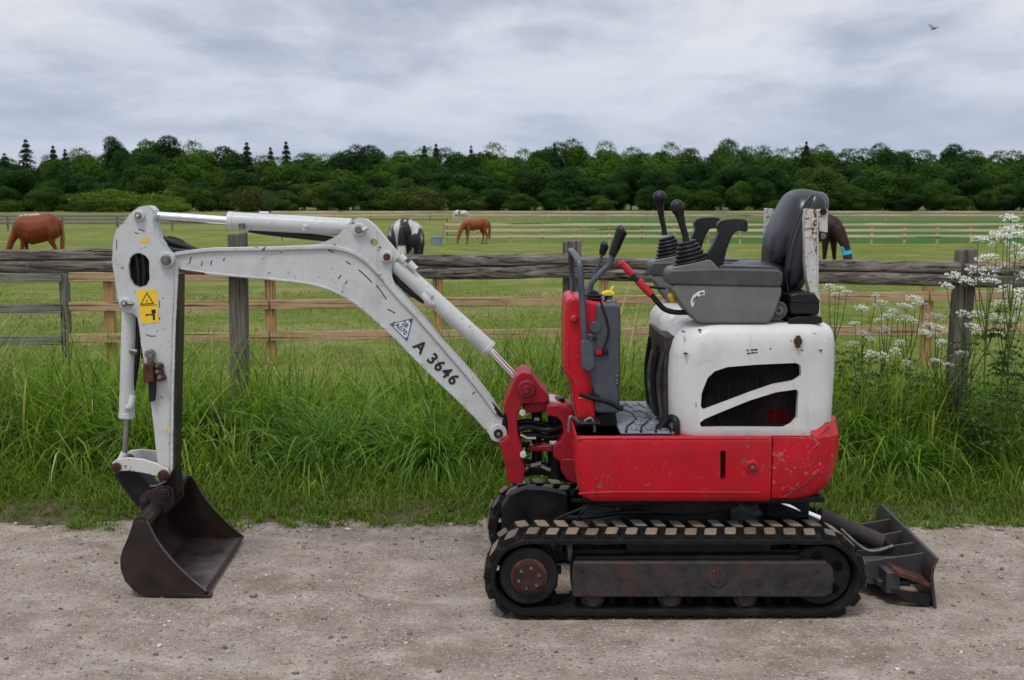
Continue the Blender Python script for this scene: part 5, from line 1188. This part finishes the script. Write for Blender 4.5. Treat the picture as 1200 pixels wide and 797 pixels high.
# travel levers
def lever(P, r, G, R, y, cable=None):
    o = tube('travel_lever', [at(a, b, y) for a, b in P], r, 'lever_steel', EX, flat=.7); local(tube('lever_knob', [at(a, b, y) for a, b in G], R, 'black_plastic', EX, n=14), o); return o
lever([(690, 352), (691, 342), (693, 333), (699, 325), (708, 316), (714, 310), (717, 302), (720, 294)], .0098, [(717, 300), (721, 290), (726, 277), (729, 270), (731, 268)], [.012, .0165, .018, .021, .014], 3.86)
lever([(692, 350), (694, 332), (698, 318), (703, 306), (706, 297)], .0055, [(705.5, 299), (707, 293), (709, 287), (711, 285)], [.010, .0135, .016, .010], 4.0)
bo = plate('lever_gaiter', [(687, 355), (688, 342), (692, 338), (698, 340), (703, 345), (704, 356)], 3.81, 4.05, 'black_plastic', EX, r=2, bevel=.006, ref=3.86)
for k in range(3): local(plate('gaiter_fold', [(686, 343.5 + k * 3.8), (704.5, 344 + k * 3.8), (704.8, 346 + k * 3.8), (685.6, 345.5 + k * 3.8)], 3.80, 4.06, 'black_plastic', EX, r=.8, bevel=.002, ref=3.86), bo)
ky = plate('yellow_key_cap', [(705.5, 344), (713, 341), (720, 342.5), (721, 345.5), (714, 347), (706, 346.5)], 3.86, 3.92, 'yellow_plastic', EX, r=1, bevel=.002, ref=3.86)
local(tube('key_loop', [at(716, 343, 3.88), at(717.5, 338, 3.88), at(719.5, 336.5, 3.88)], .006, 'yellow_plastic', EX), ky)
pin_ = cyl('ignition_switch', at(713.5, 356, 3.89), at(713, 347, 3.89), .014, 'pin_steel', EX, n=16); local(cyl('switch_nut', at(713.4, 353.5, 3.89), at(713.3, 351, 3.89), .02, 'chrome', EX, n=6), pin_)
cyl('warning_lamp', at(720, 358, 3.87), at(719.5, 352.5, 3.87), .009, 'pin_steel', EX, n=12)

# --- swing bracket ---------------------------------------------------------------
SB = 3.93
sb = plate('swing_bracket', [(605, 441), (596, 462), (590, 477), (595, 492), (596, 512), (585, 520), (589, 536), (592, 548), (596, 567), (612.5, 567), (616, 550), (611, 533), (612, 524), (607, 508), (606, 490), (609, 478), (612, 474), (642, 472), (643.5, 464), (634, 455), (628, 447), (622, 438), (612, 436)], SB, 4.13, 'shaded_red_paint', EX, r=3, bevel=.004)
ub = plate('upper_arm', [(612, 476), (624, 474), (640, 470), (655, 472.5), (664, 478), (671, 487), (673, 505), (673, 532), (640, 532), (620, 531), (620, 525), (645, 524), (654, 518.5), (659.5, 507), (658.5, 495), (654.5, 488), (646, 484.5), (624, 486), (613, 484)], SB + .03, SB + .15, 'shaded_red_paint', EX, r=4, bevel=.005, ref=SB); local(ub, sb)
local(plate('worn_top_edge', [(643, 470), (650, 471), (657, 474), (664, 479), (662, 483), (655, 478.5), (644, 475.5)], SB + .022, SB + .158, 'rusty_white_paint', EX, r=1, bevel=.002, ref=SB), sb)
pd = pin('ram_boss', 617, 454, SB - .045, SB + .16, 10.3, DR, EX, ref=SB, n=32, bevel=.004); local(pd, sb)
local(pin('boss_cap', 617, 454, SB - .052, SB, 4.6, DR, EX, ref=SB, bevel=.002), sb)
for x, y in ((612.5, 483.5), (613, 532.5)): local(pin('hinge_nut', x, y, SB - .012, SB + .02, 4.2, 'rusty_white_paint', EX, ref=SB, n=6, bevel=.002), sb)
c0, c1 = at(629, 468, 4.03), at(629, 540, 4.03); local(cyl('swing_pin', c1, c0, .018, 'black_steel', EX, n=20), sb)
cyl('kingpost', at(652, 560, 4.03), at(652, 466, 4.03), .030, 'black_steel', EX, n=20, bevel=.003)
plate('dark_wear_plate', zz(580, 420, 6.64, [(70, 440), (115, 455), (145, 510), (150, 570), (125, 630), (80, 655), (20, 650)]), 4.0, 4.02, 'black_steel', EX, r=4, ref=4.0)
for k, P in enumerate([[(604, 505), (620, 500), (640, 504), (662, 500), (674, 498)], [(603, 512), (622, 509), (645, 512), (664, 508), (676, 505)], [(606, 496), (618, 494), (634, 496), (650, 500), (668, 492)], [(600, 520), (615, 521), (634, 520), (648, 514), (670, 512)], [(610, 538), (626, 543), (640, 545), (660, 549), (678, 548)], [(612, 546), (628, 551), (646, 551), (672, 558)], [(614, 556), (634, 553), (650, 558), (680, 566)]]):
    tube('hydraulic_hose', [at(a, b, SB + .03 + .022 * k) for a, b in P], .0105, 'hose_rubber', EX, n=10)
for P, m in (([(610, 509), (618, 513), (628, 513)], 'chrome'), ([(644, 519), (652, 519)], 'rusty_white_paint'), ([(626, 491), (632, 491)], 'worn_rod'), ([(622, 546), (634, 543)], 'worn_rod'), ([(634, 546), (645, 551)], 'worn_rod'), ([(613, 551), (619, 547)], 'worn_rod')):
    tube('hose_fitting', [at(a, b, SB + .015) for a, b in P], .007, m, EX, n=6, smooth=False)

# --- boom --------------------------------------------------------------------------
YB = 4.005
BO = [(201, 297), (212, 295.5), (242, 291), (270, 290.4), (330, 289), (370, 286.6), (379, 284), (390, 279), (398, 274), (404, 267), (410, 259.5), (419, 255.3), (429, 257), (439, 265), (449, 277), (460, 290), (468.5, 300.5), (462, 306), (459, 314), (459.5, 325), (463, 334), (480.5, 355), (500, 377), (518, 399.5), (538, 421), (556, 441.5), (575, 466), (590, 489),
      (595.5, 498), (596.5, 507), (592, 514.5), (584, 517.5), (577, 514.5), (571, 506), (556, 489), (538, 471), (518, 452), (498, 433), (480.5, 415), (462, 396.5), (443, 379), (424, 362.5), (405, 349.5), (386, 340.5), (367, 335), (349, 332), (330, 330), (300, 327), (267, 324), (239, 321), (209.5, 317), (199, 315), (193, 308), (195, 300)]
boom = plate('boom', BO, YB, YB + .06, GW, EX, r=2, bevel=.003, holes=[[(438.5 + 4.6 * math.cos(a / 12 * 6.2832), 284 + 4.6 * math.sin(a / 12 * 6.2832)) for a in range(12)]], seg=2)
def ribbon(name, P, w0, w1, Y0, Y1, mat, r=0):
    """strip following pixel points P; w0/w1 = offset in px on either side"""
    Q = catmull([Vector((x, y, 0)) for x, y in P], 5); A = []; B = []
    for i, p in enumerate(Q):
        d = (Q[min(i + 1, len(Q) - 1)] - Q[max(i - 1, 0)]).normalized(); nrm = Vector((d.y, -d.x, 0)); A.append((p + nrm * w0)[:2]); B.append((p - nrm * w1)[:2])
    return plate(name, A + B[::-1], Y0, Y1, mat, EX, bevel=.002, ref=YB)
top_line = [(206, 297.5), (242, 293), (270, 292), (330, 291), (380, 289.6), (397, 291), (411.5, 295), (424, 301.5), (440, 315.5), (455.5, 334), (468, 348.7), (485.5, 366.5), (500, 383), (515, 400), (530, 418), (551, 442.5), (568, 464), (582, 484)]
local(ribbon('top_flange', top_line, 2.2, 2.2, YB - .009, YB + .012, GW), boom)
bot_line = [(212, 315.5), (239, 319.8), (267, 322.5), (300, 325.5), (330, 328.5), (349, 330.5), (367, 333.5), (386, 339), (405, 348), (424, 361), (443, 377.5), (462, 395), (480.5, 413.5), (498, 431.5), (518, 450.5), (538, 469.5), (556, 487.5), (570, 503)]
local(ribbon('bottom_flange', bot_line, 1.4, 1.4, YB - .005, YB + .01, 'arm_paint'), boom)
for P in ([(384, 293), (392, 296)], [(405, 306), (411, 310)], [(420, 316), (428, 323), (436, 331)], [(441, 334), (447, 342), (453, 351)], [(454, 362), (463, 367)], [(396, 327), (400, 322)], [(404, 333), (407, 329)], [(553, 462), (557, 459)], [(236, 312), (237, 306)], [(262, 306), (263, 302)], [(222, 309), (224, 301)], [(247, 311), (248, 305)]):
    local(ribbon('paint_scratch', P, .7, .7, YB - .0016, YB + .004, 'rust_steel'), boom)
def eye(x, y, ro, ri, m1, m2, Y0, Y1, par, nn=24, prd=.014):
    a = pin('pin_boss', x, y, Y0 - prd, Y1 + prd, ro, m1, EX, ref=YB, n=nn, bevel=.002); local(a, par); b = pin('pin_end', x, y, Y0 - prd - .006, Y1 + prd + .006, ri, m2, EX, ref=YB, n=14, bevel=.0015); local(b, par)
eye(420.8, 269, 7.4, 4.4, GW, 'pin_steel', YB, YB + .06, boom); eye(453.8, 301, 7.0, 4.2, GW, 'rust_steel', YB, YB + .06, boom)
local(tube('retaining_tab', [at(425, 270, YB - .018), at(431, 267, YB - .018)], .007, GW, EX, n=8, smooth=False), boom)
eye(584, 507, 10.6, 5.4, GW, 'black_steel', YB, YB + .06, boom, prd=.016)
local(pin('pin_nut', 584.3, 507.5, YB - .030, YB, 2.7, 'pin_steel', EX, ref=YB, n=6), boom)
# black stencilled number and triangular sticker
local(text('stencil_number', 'A 3646', .056, 511, 425.3, YB - .0012, 45, 'print_black', EX, .0004, .0015, 1.2), boom)
tri = [(456.5, 379.5), (484, 372.8), (477.2, 400.2)]
cen = (sum(p[0] for p in tri) / 3, sum(p[1] for p in tri) / 3); inn = lambda k: [(cen[0] + (x - cen[0]) * k, cen[1] + (y - cen[1]) * k) for x, y in tri]
tg = plate('triangle_sticker', tri, YB - .0010, YB + .002, 'sticker_blue', EX, bevel=0, ref=YB); local(tg, boom)
local(plate('sticker_field', inn(.86), YB - .0016, YB + .002, 'sticker_white', EX, bevel=0, ref=YB), boom)
local(text('sticker_lettering', '28', .023, 474.6, 380.4, YB - .0022, 40, 'print_black', EX, .0002, .0003), boom); local(text('sticker_lettering', 'A070', .023, 470.0, 385.6, YB - .0022, 44, 'print_black', EX, .0002, .0003), boom)
for P in ([(457.2, 380), (463, 376.6), (461.2, 382.6)], [(473.0, 395.6), (478, 395.0), (476.8, 399.2)], [(478.5, 374.6), (483, 373.6), (481.2, 379)]): local(plate('sticker_corner', P, YB - .0021, YB + .002, 'sticker_blue', EX, bevel=0, ref=YB), boom)
# --- boom ram -----------------------------------------------------------------------
YC = YB + .030
a, b = at(459, 305.5, YC), at(573, 409, YC); d = (b - a).normalized()
br = cyl('boom_ram_barrel', a + d * .02, b, .0292, GW, EX, n=32, bevel=.003)
e0 = at(456, 302.5, YC); local(tube('ram_end_clevis', [e0, a + d * .05], [.026, .029], GW, EX, n=20, smooth=False), br)
local(cyl('barrel_collar', b - d * .012, b + d * .006, .0305, GW, EX, n=32, bevel=.003), br)
rod = cyl('boom_ram_rod', b, at(611, 449, YC), .0118, 'chrome', EX, n=24)
local(tube('rod_eye', [at(606, 443.5, YC), at(617, 454, YC)], .02, DR, EX, n=16, smooth=False), rod)
for (x, y, px2, py2, r_) in ((468, 300, 474, 306, .015), (479, 308, 487, 316, .013)): local(tube('pipe_clamp', [at(x, y, YC - .022), at(px2, py2, YC - .022)], r_, GW, EX, n=10, smooth=False), br)
local(tube('port_block', [at(498, 341, YC - .02), at(506, 348, YC - .02)], .016, GW, EX, n=6, smooth=False), br); local(tube('elbow_fitting', [at(495, 345, YC - .03), at(500, 351, YC - .034), at(504, 356, YC - .03), at(508, 357, YC - .02)], .012, GW, EX, n=10), br)
tube('boom_ram_hose', [at(462, 316, YC), at(466, 328, YC), at(478, 340, YC), at(490, 348, YC), at(498, 353, YC)], .012, 'hose_rubber', EX)
tube('boom_hose', [at(548, 434, YB + .05), at(566, 458, YB + .03), at(578, 476, YB + .0), at(590, 487, YB + .0), at(603, 470, YB - .0)], .008, 'hose_rubber', EX)
# --- dipper ram (top) -----------------------------------------------------------------
a, b = at(267, 258.7, YC), at(412, 266.5, YC); db = cyl('dipper_ram_barrel', a, b, .0305, GW, EX, n=32, bevel=.003)
local(cyl('barrel_collar', a, at(274, 259.1, YC), .0320, GW, EX, n=32, bevel=.002), db)
local(tube('port_fitting', [at(283, 262, YC - .03), at(284, 269, YC - .03)], .011, 'pin_steel', EX, n=10, smooth=False), db); local(tube('barrel_band', [at(357, 270, YC - .030), at(358, 264, YC - .034)], .009, GW, EX, n=10, smooth=False), db)
local(tube('top_port', [at(304, 250, YC), at(315, 250.4, YC)], .007, GW, EX, n=8, smooth=False), db)
rod = cyl('dipper_ram_rod', at(172, 252.3, YC), a, .0152, 'chrome', EX, n=24)
tube('dipper_ram_hose', [at(292, 269, YC), at(315, 272.5, YC), at(350, 276.5, YC), at(385, 280, YC), at(396, 283, YC)], .0105, 'hose_rubber', EX)
# --- dipper arm ------------------------------------------------------------------------
YA = 3.985; YA1 = 4.052
AR = [(144.5, 261), (152, 250.5), (158, 245.5), (163, 242.2), (170, 240.8), (175, 241.4), (179.7, 246.4), (180.5, 253.6), (179.3, 259), (181.5, 268), (187, 280.5), (193, 289), (199, 295.5), (206, 303), (209, 312), (208.7, 330), (206, 380), (203.6, 470), (202.6, 549), (199, 557), (190, 559), (185.5, 552), (184, 540), (180.5, 506), (176.4, 470), (169.7, 430), (165, 402.6), (163, 384), (160.8, 372), (155, 367), (144, 366),
      (139.5, 357), (137, 347), (134, 326), (131, 307), (132.5, 281), (136, 268.5), (141, 264)]
HOLE = zz(120, 230, 3.186, [(138, 212), (160, 222), (174, 240), (176, 310), (165, 332), (140, 339), (118, 332), (103, 305), (98, 260), (104, 230), (118, 216)])
arm = plate('dipper_arm', AR, YA, YA1, 'arm_paint', EX, r=2, bevel=.003, holes=[HOLE], hr=3)
local(plate('hole_shade_plate', [(148, 290), (178, 290), (178, 342), (148, 342)], YA + .012, YA + .018, 'black_mesh', EX, bevel=0, ref=YA), arm)  # black sheet added to paint the shade inside the arm's hole
local(tube('inner_hose', [at(158, 292, YA + .012), at(162, 315, YA + .010), at(163, 338, YA + .012)], .006, 'hose_rubber', EX), arm)
local(tube('inner_hose', [at(166, 292, YA + .012), at(169, 315, YA + .010), at(168, 338, YA + .012)], .006, 'hose_rubber', EX), arm)
def aeye(x, y, ro, ri, m1, m2, prd=.012, n=24):
    local(pin('pin_boss', x, y, YA - prd, YA1 + prd, ro, m1, EX, ref=YA, n=n, bevel=.002), arm); local(pin('pin_end', x, y, YA - prd - .008, YA1 + prd + .008, ri, m2, EX, ref=YA, n=8, bevel=.0015), arm)
aeye(163.5, 252.8, 6.4, 4.0, GW, 'pin_steel'); aeye(147.3, 355.5, 6.4, 4.0, GW, 'pin_steel'); aeye(196.5, 304.5, 9.0, 6.2, GW, 'pin_steel', .018)
local(pin('pin_bolt', 163.5, 252.8, YA - .026, YA, 1.8, 'chrome', EX, ref=YA, n=6), arm); local(pin('pin_bolt', 147.3, 355.5, YA - .026, YA, 1.8, 'chrome', EX, ref=YA, n=6), arm)
local(tube('retaining_tab', [at(150, 356, YA - .014), at(156.5, 356.5, YA - .014)], .006, 'pin_steel', EX, n=8, smooth=False), arm)
local(ribbon('rust_run', [(199, 312), (208, 316), (222, 318.5), (240, 321)], 1.6, 1.2, YB - .013, YB + .004, 'rust_steel'), arm)
local(ribbon('front_fold', [(206, 312), (206, 340), (204, 380), (202, 440), (201, 500), (200, 548)], .8, .8, YA - .002, YA + .01, 'arm_paint'), arm)
local(plate('dark_side_plate', [(206.5, 322), (210, 322), (209.4, 380), (205.5, 548), (202.5, 548)], YA + .004, YA1 + .004, 'bucket_steel', EX, bevel=.001, ref=YA), arm)  # dark brown plate along the arm's right face
# warning stickers
wy = plate('warning_sticker', zz(120, 230, 3.186, [(129, 351), (201, 348), (206, 392), (211, 470), (146, 476), (141, 440)]), YA - .001, YA + .002, 'sticker_yellow', EX, bevel=0, ref=YA); local(wy, arm)
W0 = zz(120, 230, 3.186, [(166, 358), (194, 402), (142, 405)]); cx, cy = 172.4, 352.2; cx = sum(p[0] for p in W0) / 3; cy = sum(p[1] for p in W0) / 3
local(plate('warning_triangle', W0, YA - .0016, YA + .002, 'print_black', EX, bevel=0, ref=YA), arm); local(plate('triangle_field', [(cx + (x - cx) * .76, cy + (y - cy) * .76) for x, y in W0], YA - .0022, YA + .002, 'sticker_yellow', EX, bevel=0, ref=YA), arm)
local(plate('pictogram', zz(120, 230, 3.186, [(165, 386), (169, 386), (168, 397), (166, 397)]), YA - .0026, YA + .002, 'print_black', EX, bevel=0, ref=YA), arm)
for P in ([(183, 424), (198, 422), (200, 436), (184, 437)], [(188, 437), (196, 437), (197, 462), (189, 462)], [(163, 441), (190, 439), (190, 444), (163, 445)], [(160, 443), (168, 438), (168, 449)]):
    local(plate('pictogram', zz(120, 230, 3.186, P), YA - .0017, YA + .002, 'print_black', EX, bevel=0, ref=YA), arm)
local(plate('sticker_seam', zz(120, 230, 3.186, [(140, 408), (206, 404), (206, 406), (140, 410)]), YA - .0017, YA + .002, 'rust_steel', EX, bevel=0, ref=YA), arm)
local(plate('worn_sticker', zz(120, 230, 3.186, [(140, 158), (176, 156), (177, 172), (150, 174), (139, 168)]), YA - .001, YA + .002, 'sticker_yellow', EX, bevel=0, ref=YA), arm)
local(plate('worn_sticker', zz(120, 380, 4.43, [(322, 528), (338, 526), (338, 548), (324, 550)]), YA - .001, YA + .002, 'sticker_yellow', EX, bevel=0, ref=YA), arm)
for P in ([(173, 391), (178, 393), (185, 393)], [(160, 272), (165, 274)], [(139, 280), (139, 292)], [(145, 312), (148, 315)], [(189, 351), (189, 360)], [(177, 420), (178, 426)], [(190, 463), (193, 466)], [(164, 268), (172, 271)]):
    local(ribbon('paint_scratch', P, .5, .5, YA - .0014, YA + .004, 'rust_steel'), arm)
# rusty quick-coupler tap block on the arm
zc = lambda P: zz(120, 380, 4.43, P)
tb = plate('tap_block', zc([(228, 198), (280, 196), (284, 292), (230, 296)]), YA - .04, YA, 'rust_steel', EX, r=2, bevel=.004, ref=YA)
for P in ([(285, 205), (318, 200), (322, 230), (288, 232)], [(286, 238), (320, 236), (324, 262), (288, 264)], [(290, 266), (330, 262), (338, 285), (292, 292)]): local(plate('tap_union', zc(P), YA - .03, YA + .002, 'rust_steel', EX, r=2, bevel=.004, ref=YA), tb)
for x, y in ((300, 207), (300, 240), (312, 268)): local(pin('union_nut', 120 + x / 4.43, 380 + y / 4.43, YA - .038, YA, 2.8, 'pin_steel', EX, ref=YA, n=6), tb)
local(pin('tap_cap', 120 + 255 / 4.43, 380 + 150 / 4.43, YA - .032, YA + .0, 5.2, 'pin_steel', EX, ref=YA, n=8), tb); local(plate('tap_neck', zc([(240, 160), (272, 160), (266, 200), (244, 200)]), YA - .026, YA, 'pin_steel', EX, bevel=.003, ref=YA), tb)
local(plate('tap_lever', zc([(246, 290), (284, 290), (284, 330), (278, 395), (250, 398), (248, 340)]), YA - .022, YA - .004, 'black_steel', EX, r=2, bevel=.003, ref=YA), tb)
# hoses from boom to arm
for k, P in enumerate([[(180, 262), (186, 282), (198, 292), (216, 295), (236, 294)], [(184, 268), (190, 279), (204, 285), (220, 290), (240, 297)], [(196, 278), (206, 282), (218, 289), (232, 297)]]):
    tube('arm_hose', [at(a, b, YC - .004 + .016 * k) for a, b in P], [.004, .011, .014, .011, .007], 'hose_rubber', EX)
# --- bucket ram ------------------------------------------------------------------------
a, b = at(152, 360, YC), at(148.4, 490, YC)
kr = cyl('bucket_ram_barrel', b, a, .0262, 'arm_paint', EX, n=32, bevel=.003)
local(cyl('barrel_collar', b, at(148.5, 484, YC), .0280, 'arm_paint', EX, n=32, bevel=.002), kr)
cyl('bucket_ram_rod', at(145.5, 540, YC), b, .0095, 'worn_rod', EX, n=20)
tube('bucket_ram_hose', [at(163, 372, YC), at(162, 400, YC), at(160, 425, YC), at(156, 450, YC), at(154, 462, YC)], .0105, 'hose_rubber', EX)
tube('bucket_ram_hose', [at(166, 380, YC + .02), at(168, 405, YC + .02), at(168, 420, YC + .02)], .008, 'hose_rubber', EX)
local(tube('hose_clamp', [at(153, 411, YC - .028), at(161, 413, YC - .03)], .011, 'pin_steel', EX, n=8, smooth=False), kr); local(tube('elbow_fitting', [at(156, 463, YC - .02), at(153, 476, YC - .028), at(150, 477, YC - .02)], .012, 'arm_paint', EX, n=8), kr)
local(tube('side_bolt', [at(167, 427, YC), at(171, 434, YC)], .009, 'chrome', EX, n=6, smooth=False), kr)
# --- linkage ------------------------------------------------------------------------------
zd = lambda P: zz(125, 520, 4.194, P)
def link_plate(Y0): return plate('bucket_link', zd([(30, 90), (50, 75), (110, 68), (180, 76), (250, 98), (300, 125), (312, 150), (295, 168), (255, 160), (180, 142), (110, 132), (45, 135), (28, 112)]), Y0, Y0 + .012, 'rusty_white_paint', EX, r=2, bevel=.002, ref=3.97)
link_plate(3.965); link_plate(4.105)
for x, y, ro in ((52, 113, 5.6), (283, 152, 6.6)):
    pin('link_pin', 125 + x / 4.194, 520 + y / 4.194, 3.953, 4.13, ro, 'rust_steel', EX, ref=3.97, n=20); pin('link_pin_head', 125 + x / 4.194, 520 + y / 4.194, 3.945, 3.96, ro * .6, 'bucket_steel', EX, ref=3.97, n=8)
tube('rod_end_eye', [at(146, 530, YC), at(141, 545, YC), at(138, 548, YC)], [.012, .02, .018], GW, EX, n=14)
tube('tipping_link', [at(*zd([(70, 130)])[0], YC), at(*zd([(150, 240)])[0], YC), at(*zd([(185, 290)])[0], YC)], [.03, .03, .028], 'black_steel', EX, n=10, flat=1.1)
plate('tipping_link_plate', zd([(48, 135), (150, 135), (215, 215), (240, 300), (185, 355), (160, 280)]), 4.0, 4.09, 'black_steel', EX, r=3, bevel=.003, ref=4.0)
# --- bucket ----------------------------------------------------------------------------------
BN, BF = 3.765, 4.43
SN = zd([(120, 430), (128, 405), (160, 392), (190, 398), (207, 420), (250, 500), (320, 590), (410, 680), (488, 742), (480, 756), (405, 772), (180, 765), (130, 735), (90, 690), (68, 630), (66, 580), (80, 530), (105, 475)])
pts = [xz(x, y, BN) for x, y in SN]; zmin = min(z for _, z in pts)
dxf = at(285, 632, BF).x - at(241, 702, BN).x     # slight yaw of the bucket
def side(Y0, th, dx):
    bm = bmesh.new(); bm_prism(bm, fillet([(x + dx, z - zmin + .001) for x, z in pts], .006), [], Y0, Y0 + th); return bm
bk = bm_obj('bucket', side(BN, .010, 0), 'bucket_steel', EX, .0015)
local(bm_obj('side_plate', side(BF - .010, .010, dxf), 'bucket_steel', EX, .0015), bk)
# curved shell: from the top bar round the back to the lip
sh = [(.0, 0)]; prof = zd([(150, 398), (122, 425), (105, 475), (80, 530), (66, 580), (68, 630), (90, 690), (130, 735), (180, 765), (290, 771), (405, 772), (495, 752)])
C = catmull([Vector((*xz(x, y, BN), 0)) for x, y in prof], 4); C = [Vector((p.x, p.y - zmin + .002)) for p in C]
bm = bmesh.new(); th = .008; out = []
for i, p in enumerate(C):
    d = (C[min(i + 1, len(C) - 1)] - C[max(i - 1, 0)]).normalized(); nrm = Vector((-d.y, d.x)); ring = []
    for (yy, dx) in ((BN + .004, 0), (BF - .004, dxf)):
        for k in (0, th): ring.append(bm.verts.new((p.x + nrm.x * k + dx, yy, p.y + nrm.y * k)))
    out.append(ring)
for A, B in zip(out, out[1:]):
    for a, b in ((0, 1), (1, 3), (3, 2), (2, 0)): bm.faces.new((A[a], A[b], B[b], B[a]))
for R in (out[0], out[-1]): bm.faces.new((R[0], R[1], R[3], R[2]))
local(bm_obj('bucket_shell', bm, 'bucket_steel', EX, .001, ang=40), bk)
# worn cutting floor/lip
x0, x1 = at(*zd([(405, 772)])[0], BN).x - .16, at(241, 702, BN).x
bm = bmesh.new(); v = []
for (x, z) in ((x0, .0115), (x1 + .004, .013)):
    for zz_ in (z, z + .008):
        v.append(bm.verts.new((x, BN + .012, zz_))); v.append(bm.verts.new((x + dxf, BF - .012, zz_)))
for f in ((0, 1, 5, 4), (2, 3, 7, 6), (0, 2, 6, 4), (1, 3, 7, 5), (0, 1, 3, 2), (4, 5, 7, 6)): bm.faces.new([v[i] for i in f])
local(bm_obj('cutting_lip', bm, 'bucket_worn_steel', EX, .001), bk)
bm = bmesh.new(); bm_prism(bm, [(x1 - .09, .008), (x1 + .016, .0), (x1 + .018, .010), (x1 - .09, .018)], [], BN - .002, BN + .03); local(bm_obj('lip_corner', bm, 'bucket_steel', EX, .001), bk)
ta = at(*zd([(165, 410)])[0], BN); tb_ = Vector((ta.x + dxf * 1.0, BF, ta.z)); tb2 = at(*zd([(375, 190)])[0], BF)
local(tube('top_bar', [(ta.x, BN + .005, ta.z - zmin), (tb2.x, BF - .005, ta.z - zmin)], .026, 'bucket_steel', EX, n=18, smooth=False), bk)
local(tube('cheek_edge', [(x, BN + .003, z - zmin + .003) for x, z in [xz(a, b, BN) for a, b in zd([(190, 398), (207, 420), (250, 500), (320, 590), (410, 680), (488, 742)])]], .0045, 'bucket_worn_steel', EX, n=8), bk)
# ears that carry the bucket
for Y0 in (3.975, 4.10):
    e = plate('bucket_ear', zd([(160, 262), (195, 235), (265, 208), (300, 203), (325, 220), (330, 255), (325, 300), (300, 335), (250, 380), (205, 380), (170, 330)]), Y0, Y0 + .014, 'bucket_steel', EX, r=5, bevel=.002, ref=3.98); local(e, bk)
for x, y, ro in ((292, 242, 6.5), (190, 283, 5.2)):
    local(pin('bucket_pin', 125 + x / 4.194, 520 + y / 4.194, 3.962, 4.13, ro, 'bucket_steel', EX, ref=3.98, n=20), bk); local(pin('pin_face', 125 + x / 4.194, 520 + y / 4.194, 3.955, 3.97, ro * .55, 'black_steel', EX, ref=3.98, n=16), bk)
plate('arm_nose', zd([(250, 100), (330, 90), (345, 200), (345, 262), (300, 262), (270, 230), (262, 180)]), 4.0, 4.08, 'black_steel', EX, r=5, bevel=.003, ref=4.0)
tube('grease_line', [at(*p, 3.99) for p in zd([(215, 210), (240, 208), (262, 200), (285, 188), (290, 178)])], .005, 'pin_steel', EX)

# --- dozer blade -----------------------------------------------------------------------------
LN, LF = 3.66, 4.36
def bl(s): return (1.372 + .035 * s)
pr = [xz(1098, 713, LN), xz(1096, 695, LN), xz(1094, 676, LN), xz(1096, 665, LN), xz(1101, 654.5, LN)]
z0 = pr[0][1]; pr = [(x, max(.002, z - z0 + .002)) for x, z in pr]; dxb = at(1034, 590, LF).x - pr[-1][0]; top_far = at(1034, 590, LF).z
bm = bmesh.new(); N = 6; rows = []
for j in range(N + 1):
    t = j / N; row = []
    for k in (0, -.010):
        for i, (x, z) in enumerate(pr): row.append(bm.verts.new((x + k + dxb * t, LN + (LF - LN) * t, z)))
    rows.append(row)
n = len(pr); loop = list(range(n)) + list(range(2 * n - 1, n - 1, -1))
for A, B in zip(rows, rows[1:]):
    for i in range(len(loop)): a, b = loop[i], loop[(i + 1) % len(loop)]; bm.faces.new((A[a], A[b], B[b], B[a]))
for R in (rows[0], rows[-1]): bm.faces.new([R[i] for i in loop])
blade = bm_obj('dozer_blade', bm, 'blade_steel', EX, .0015, ang=40)
def gus(Y, back, ztop0, ztop1, zb=.05):
    t = (Y - LN) / (LF - LN); xb = pr[2][0] + dxb * t - .006
    bm = bmesh.new(); bm_prism(bm, [(xb, zb), (xb + .004, ztop1), (xb - back, ztop0), (xb - back + .02, zb)], [], Y, Y + .010); return local(bm_obj('stiffener', bm, 'blade_steel', EX, .001), blade)
for Y, back in ((3.76, .20), (3.88, .19), (4.02, .17), (4.18, .17)): gus(Y, back, .125, .155)
def barbox(name, Y0, Y1, x0, x1, z0, z1, m='blade_steel'): bm = bmesh.new(); box_bm(bm, x0, x1, Y0, Y1, z0, z1); return local(bm_obj(name, bm, m, EX, .003), blade)
barbox('push_arm', 3.78, 3.83, .98, 1.30, .075, .125); barbox('push_arm', 4.03, 4.08, .98, 1.33, .075, .125)
barbox('side_wing', LN + .02, LN + .13, 1.215, 1.26, .045, .115); barbox('back_box', 3.72, 4.30, 1.20, 1.31, .055, .075)
bm = bmesh.new(); P = [at(*p, 3.69) for p in ((1050, 661), (1062, 661), (1094, 676), (1090, 679), (1066, 678))]; 
bm_prism(bm, [(1.235, .112), (1.245, .124), (1.355, .082), (1.350, .072)], [], LN + .005, LN + .12); local(bm_obj('wing_plate', bm, 'rust_steel', EX, .001), blade)
bm = bmesh.new(); bm_prism(bm, [(1.23, .06), (1.365, .045), (1.352, .004), (1.29, .02)], [], LN + .01, LN + .02); local(bm_obj('wear_plate', bm, 'black_steel', EX, .001), blade)
a, b = at(958, 604, 3.93), at(1032, 636, 3.93); rb = tube('blade_ram_barrel', [a, b], .031, 'track_frame_steel', EX, n=24, smooth=False, bevel=.003)
cyl('blade_ram_rod', at(900, 584, 3.86), at(960, 608, 3.88), .0125, 'chrome', EX, n=20)
local(tube('ram_eye', [b, at(1040, 645, 3.93)], .028, 'black_steel', EX, n=14, smooth=False), rb); local(tube('ram_hose', [at(985, 620, 3.88), at(1010, 642, 3.86), at(1026, 646, 3.86), at(1046, 640, 3.88)], .006, 'pin_steel', EX), rb)
box('blade_ram_bracket', at(905, 600, 3.9).x - .03, at(945, 600, 3.9).x, 3.86, 3.99, .245, .345, 'black_steel', EX, .006)
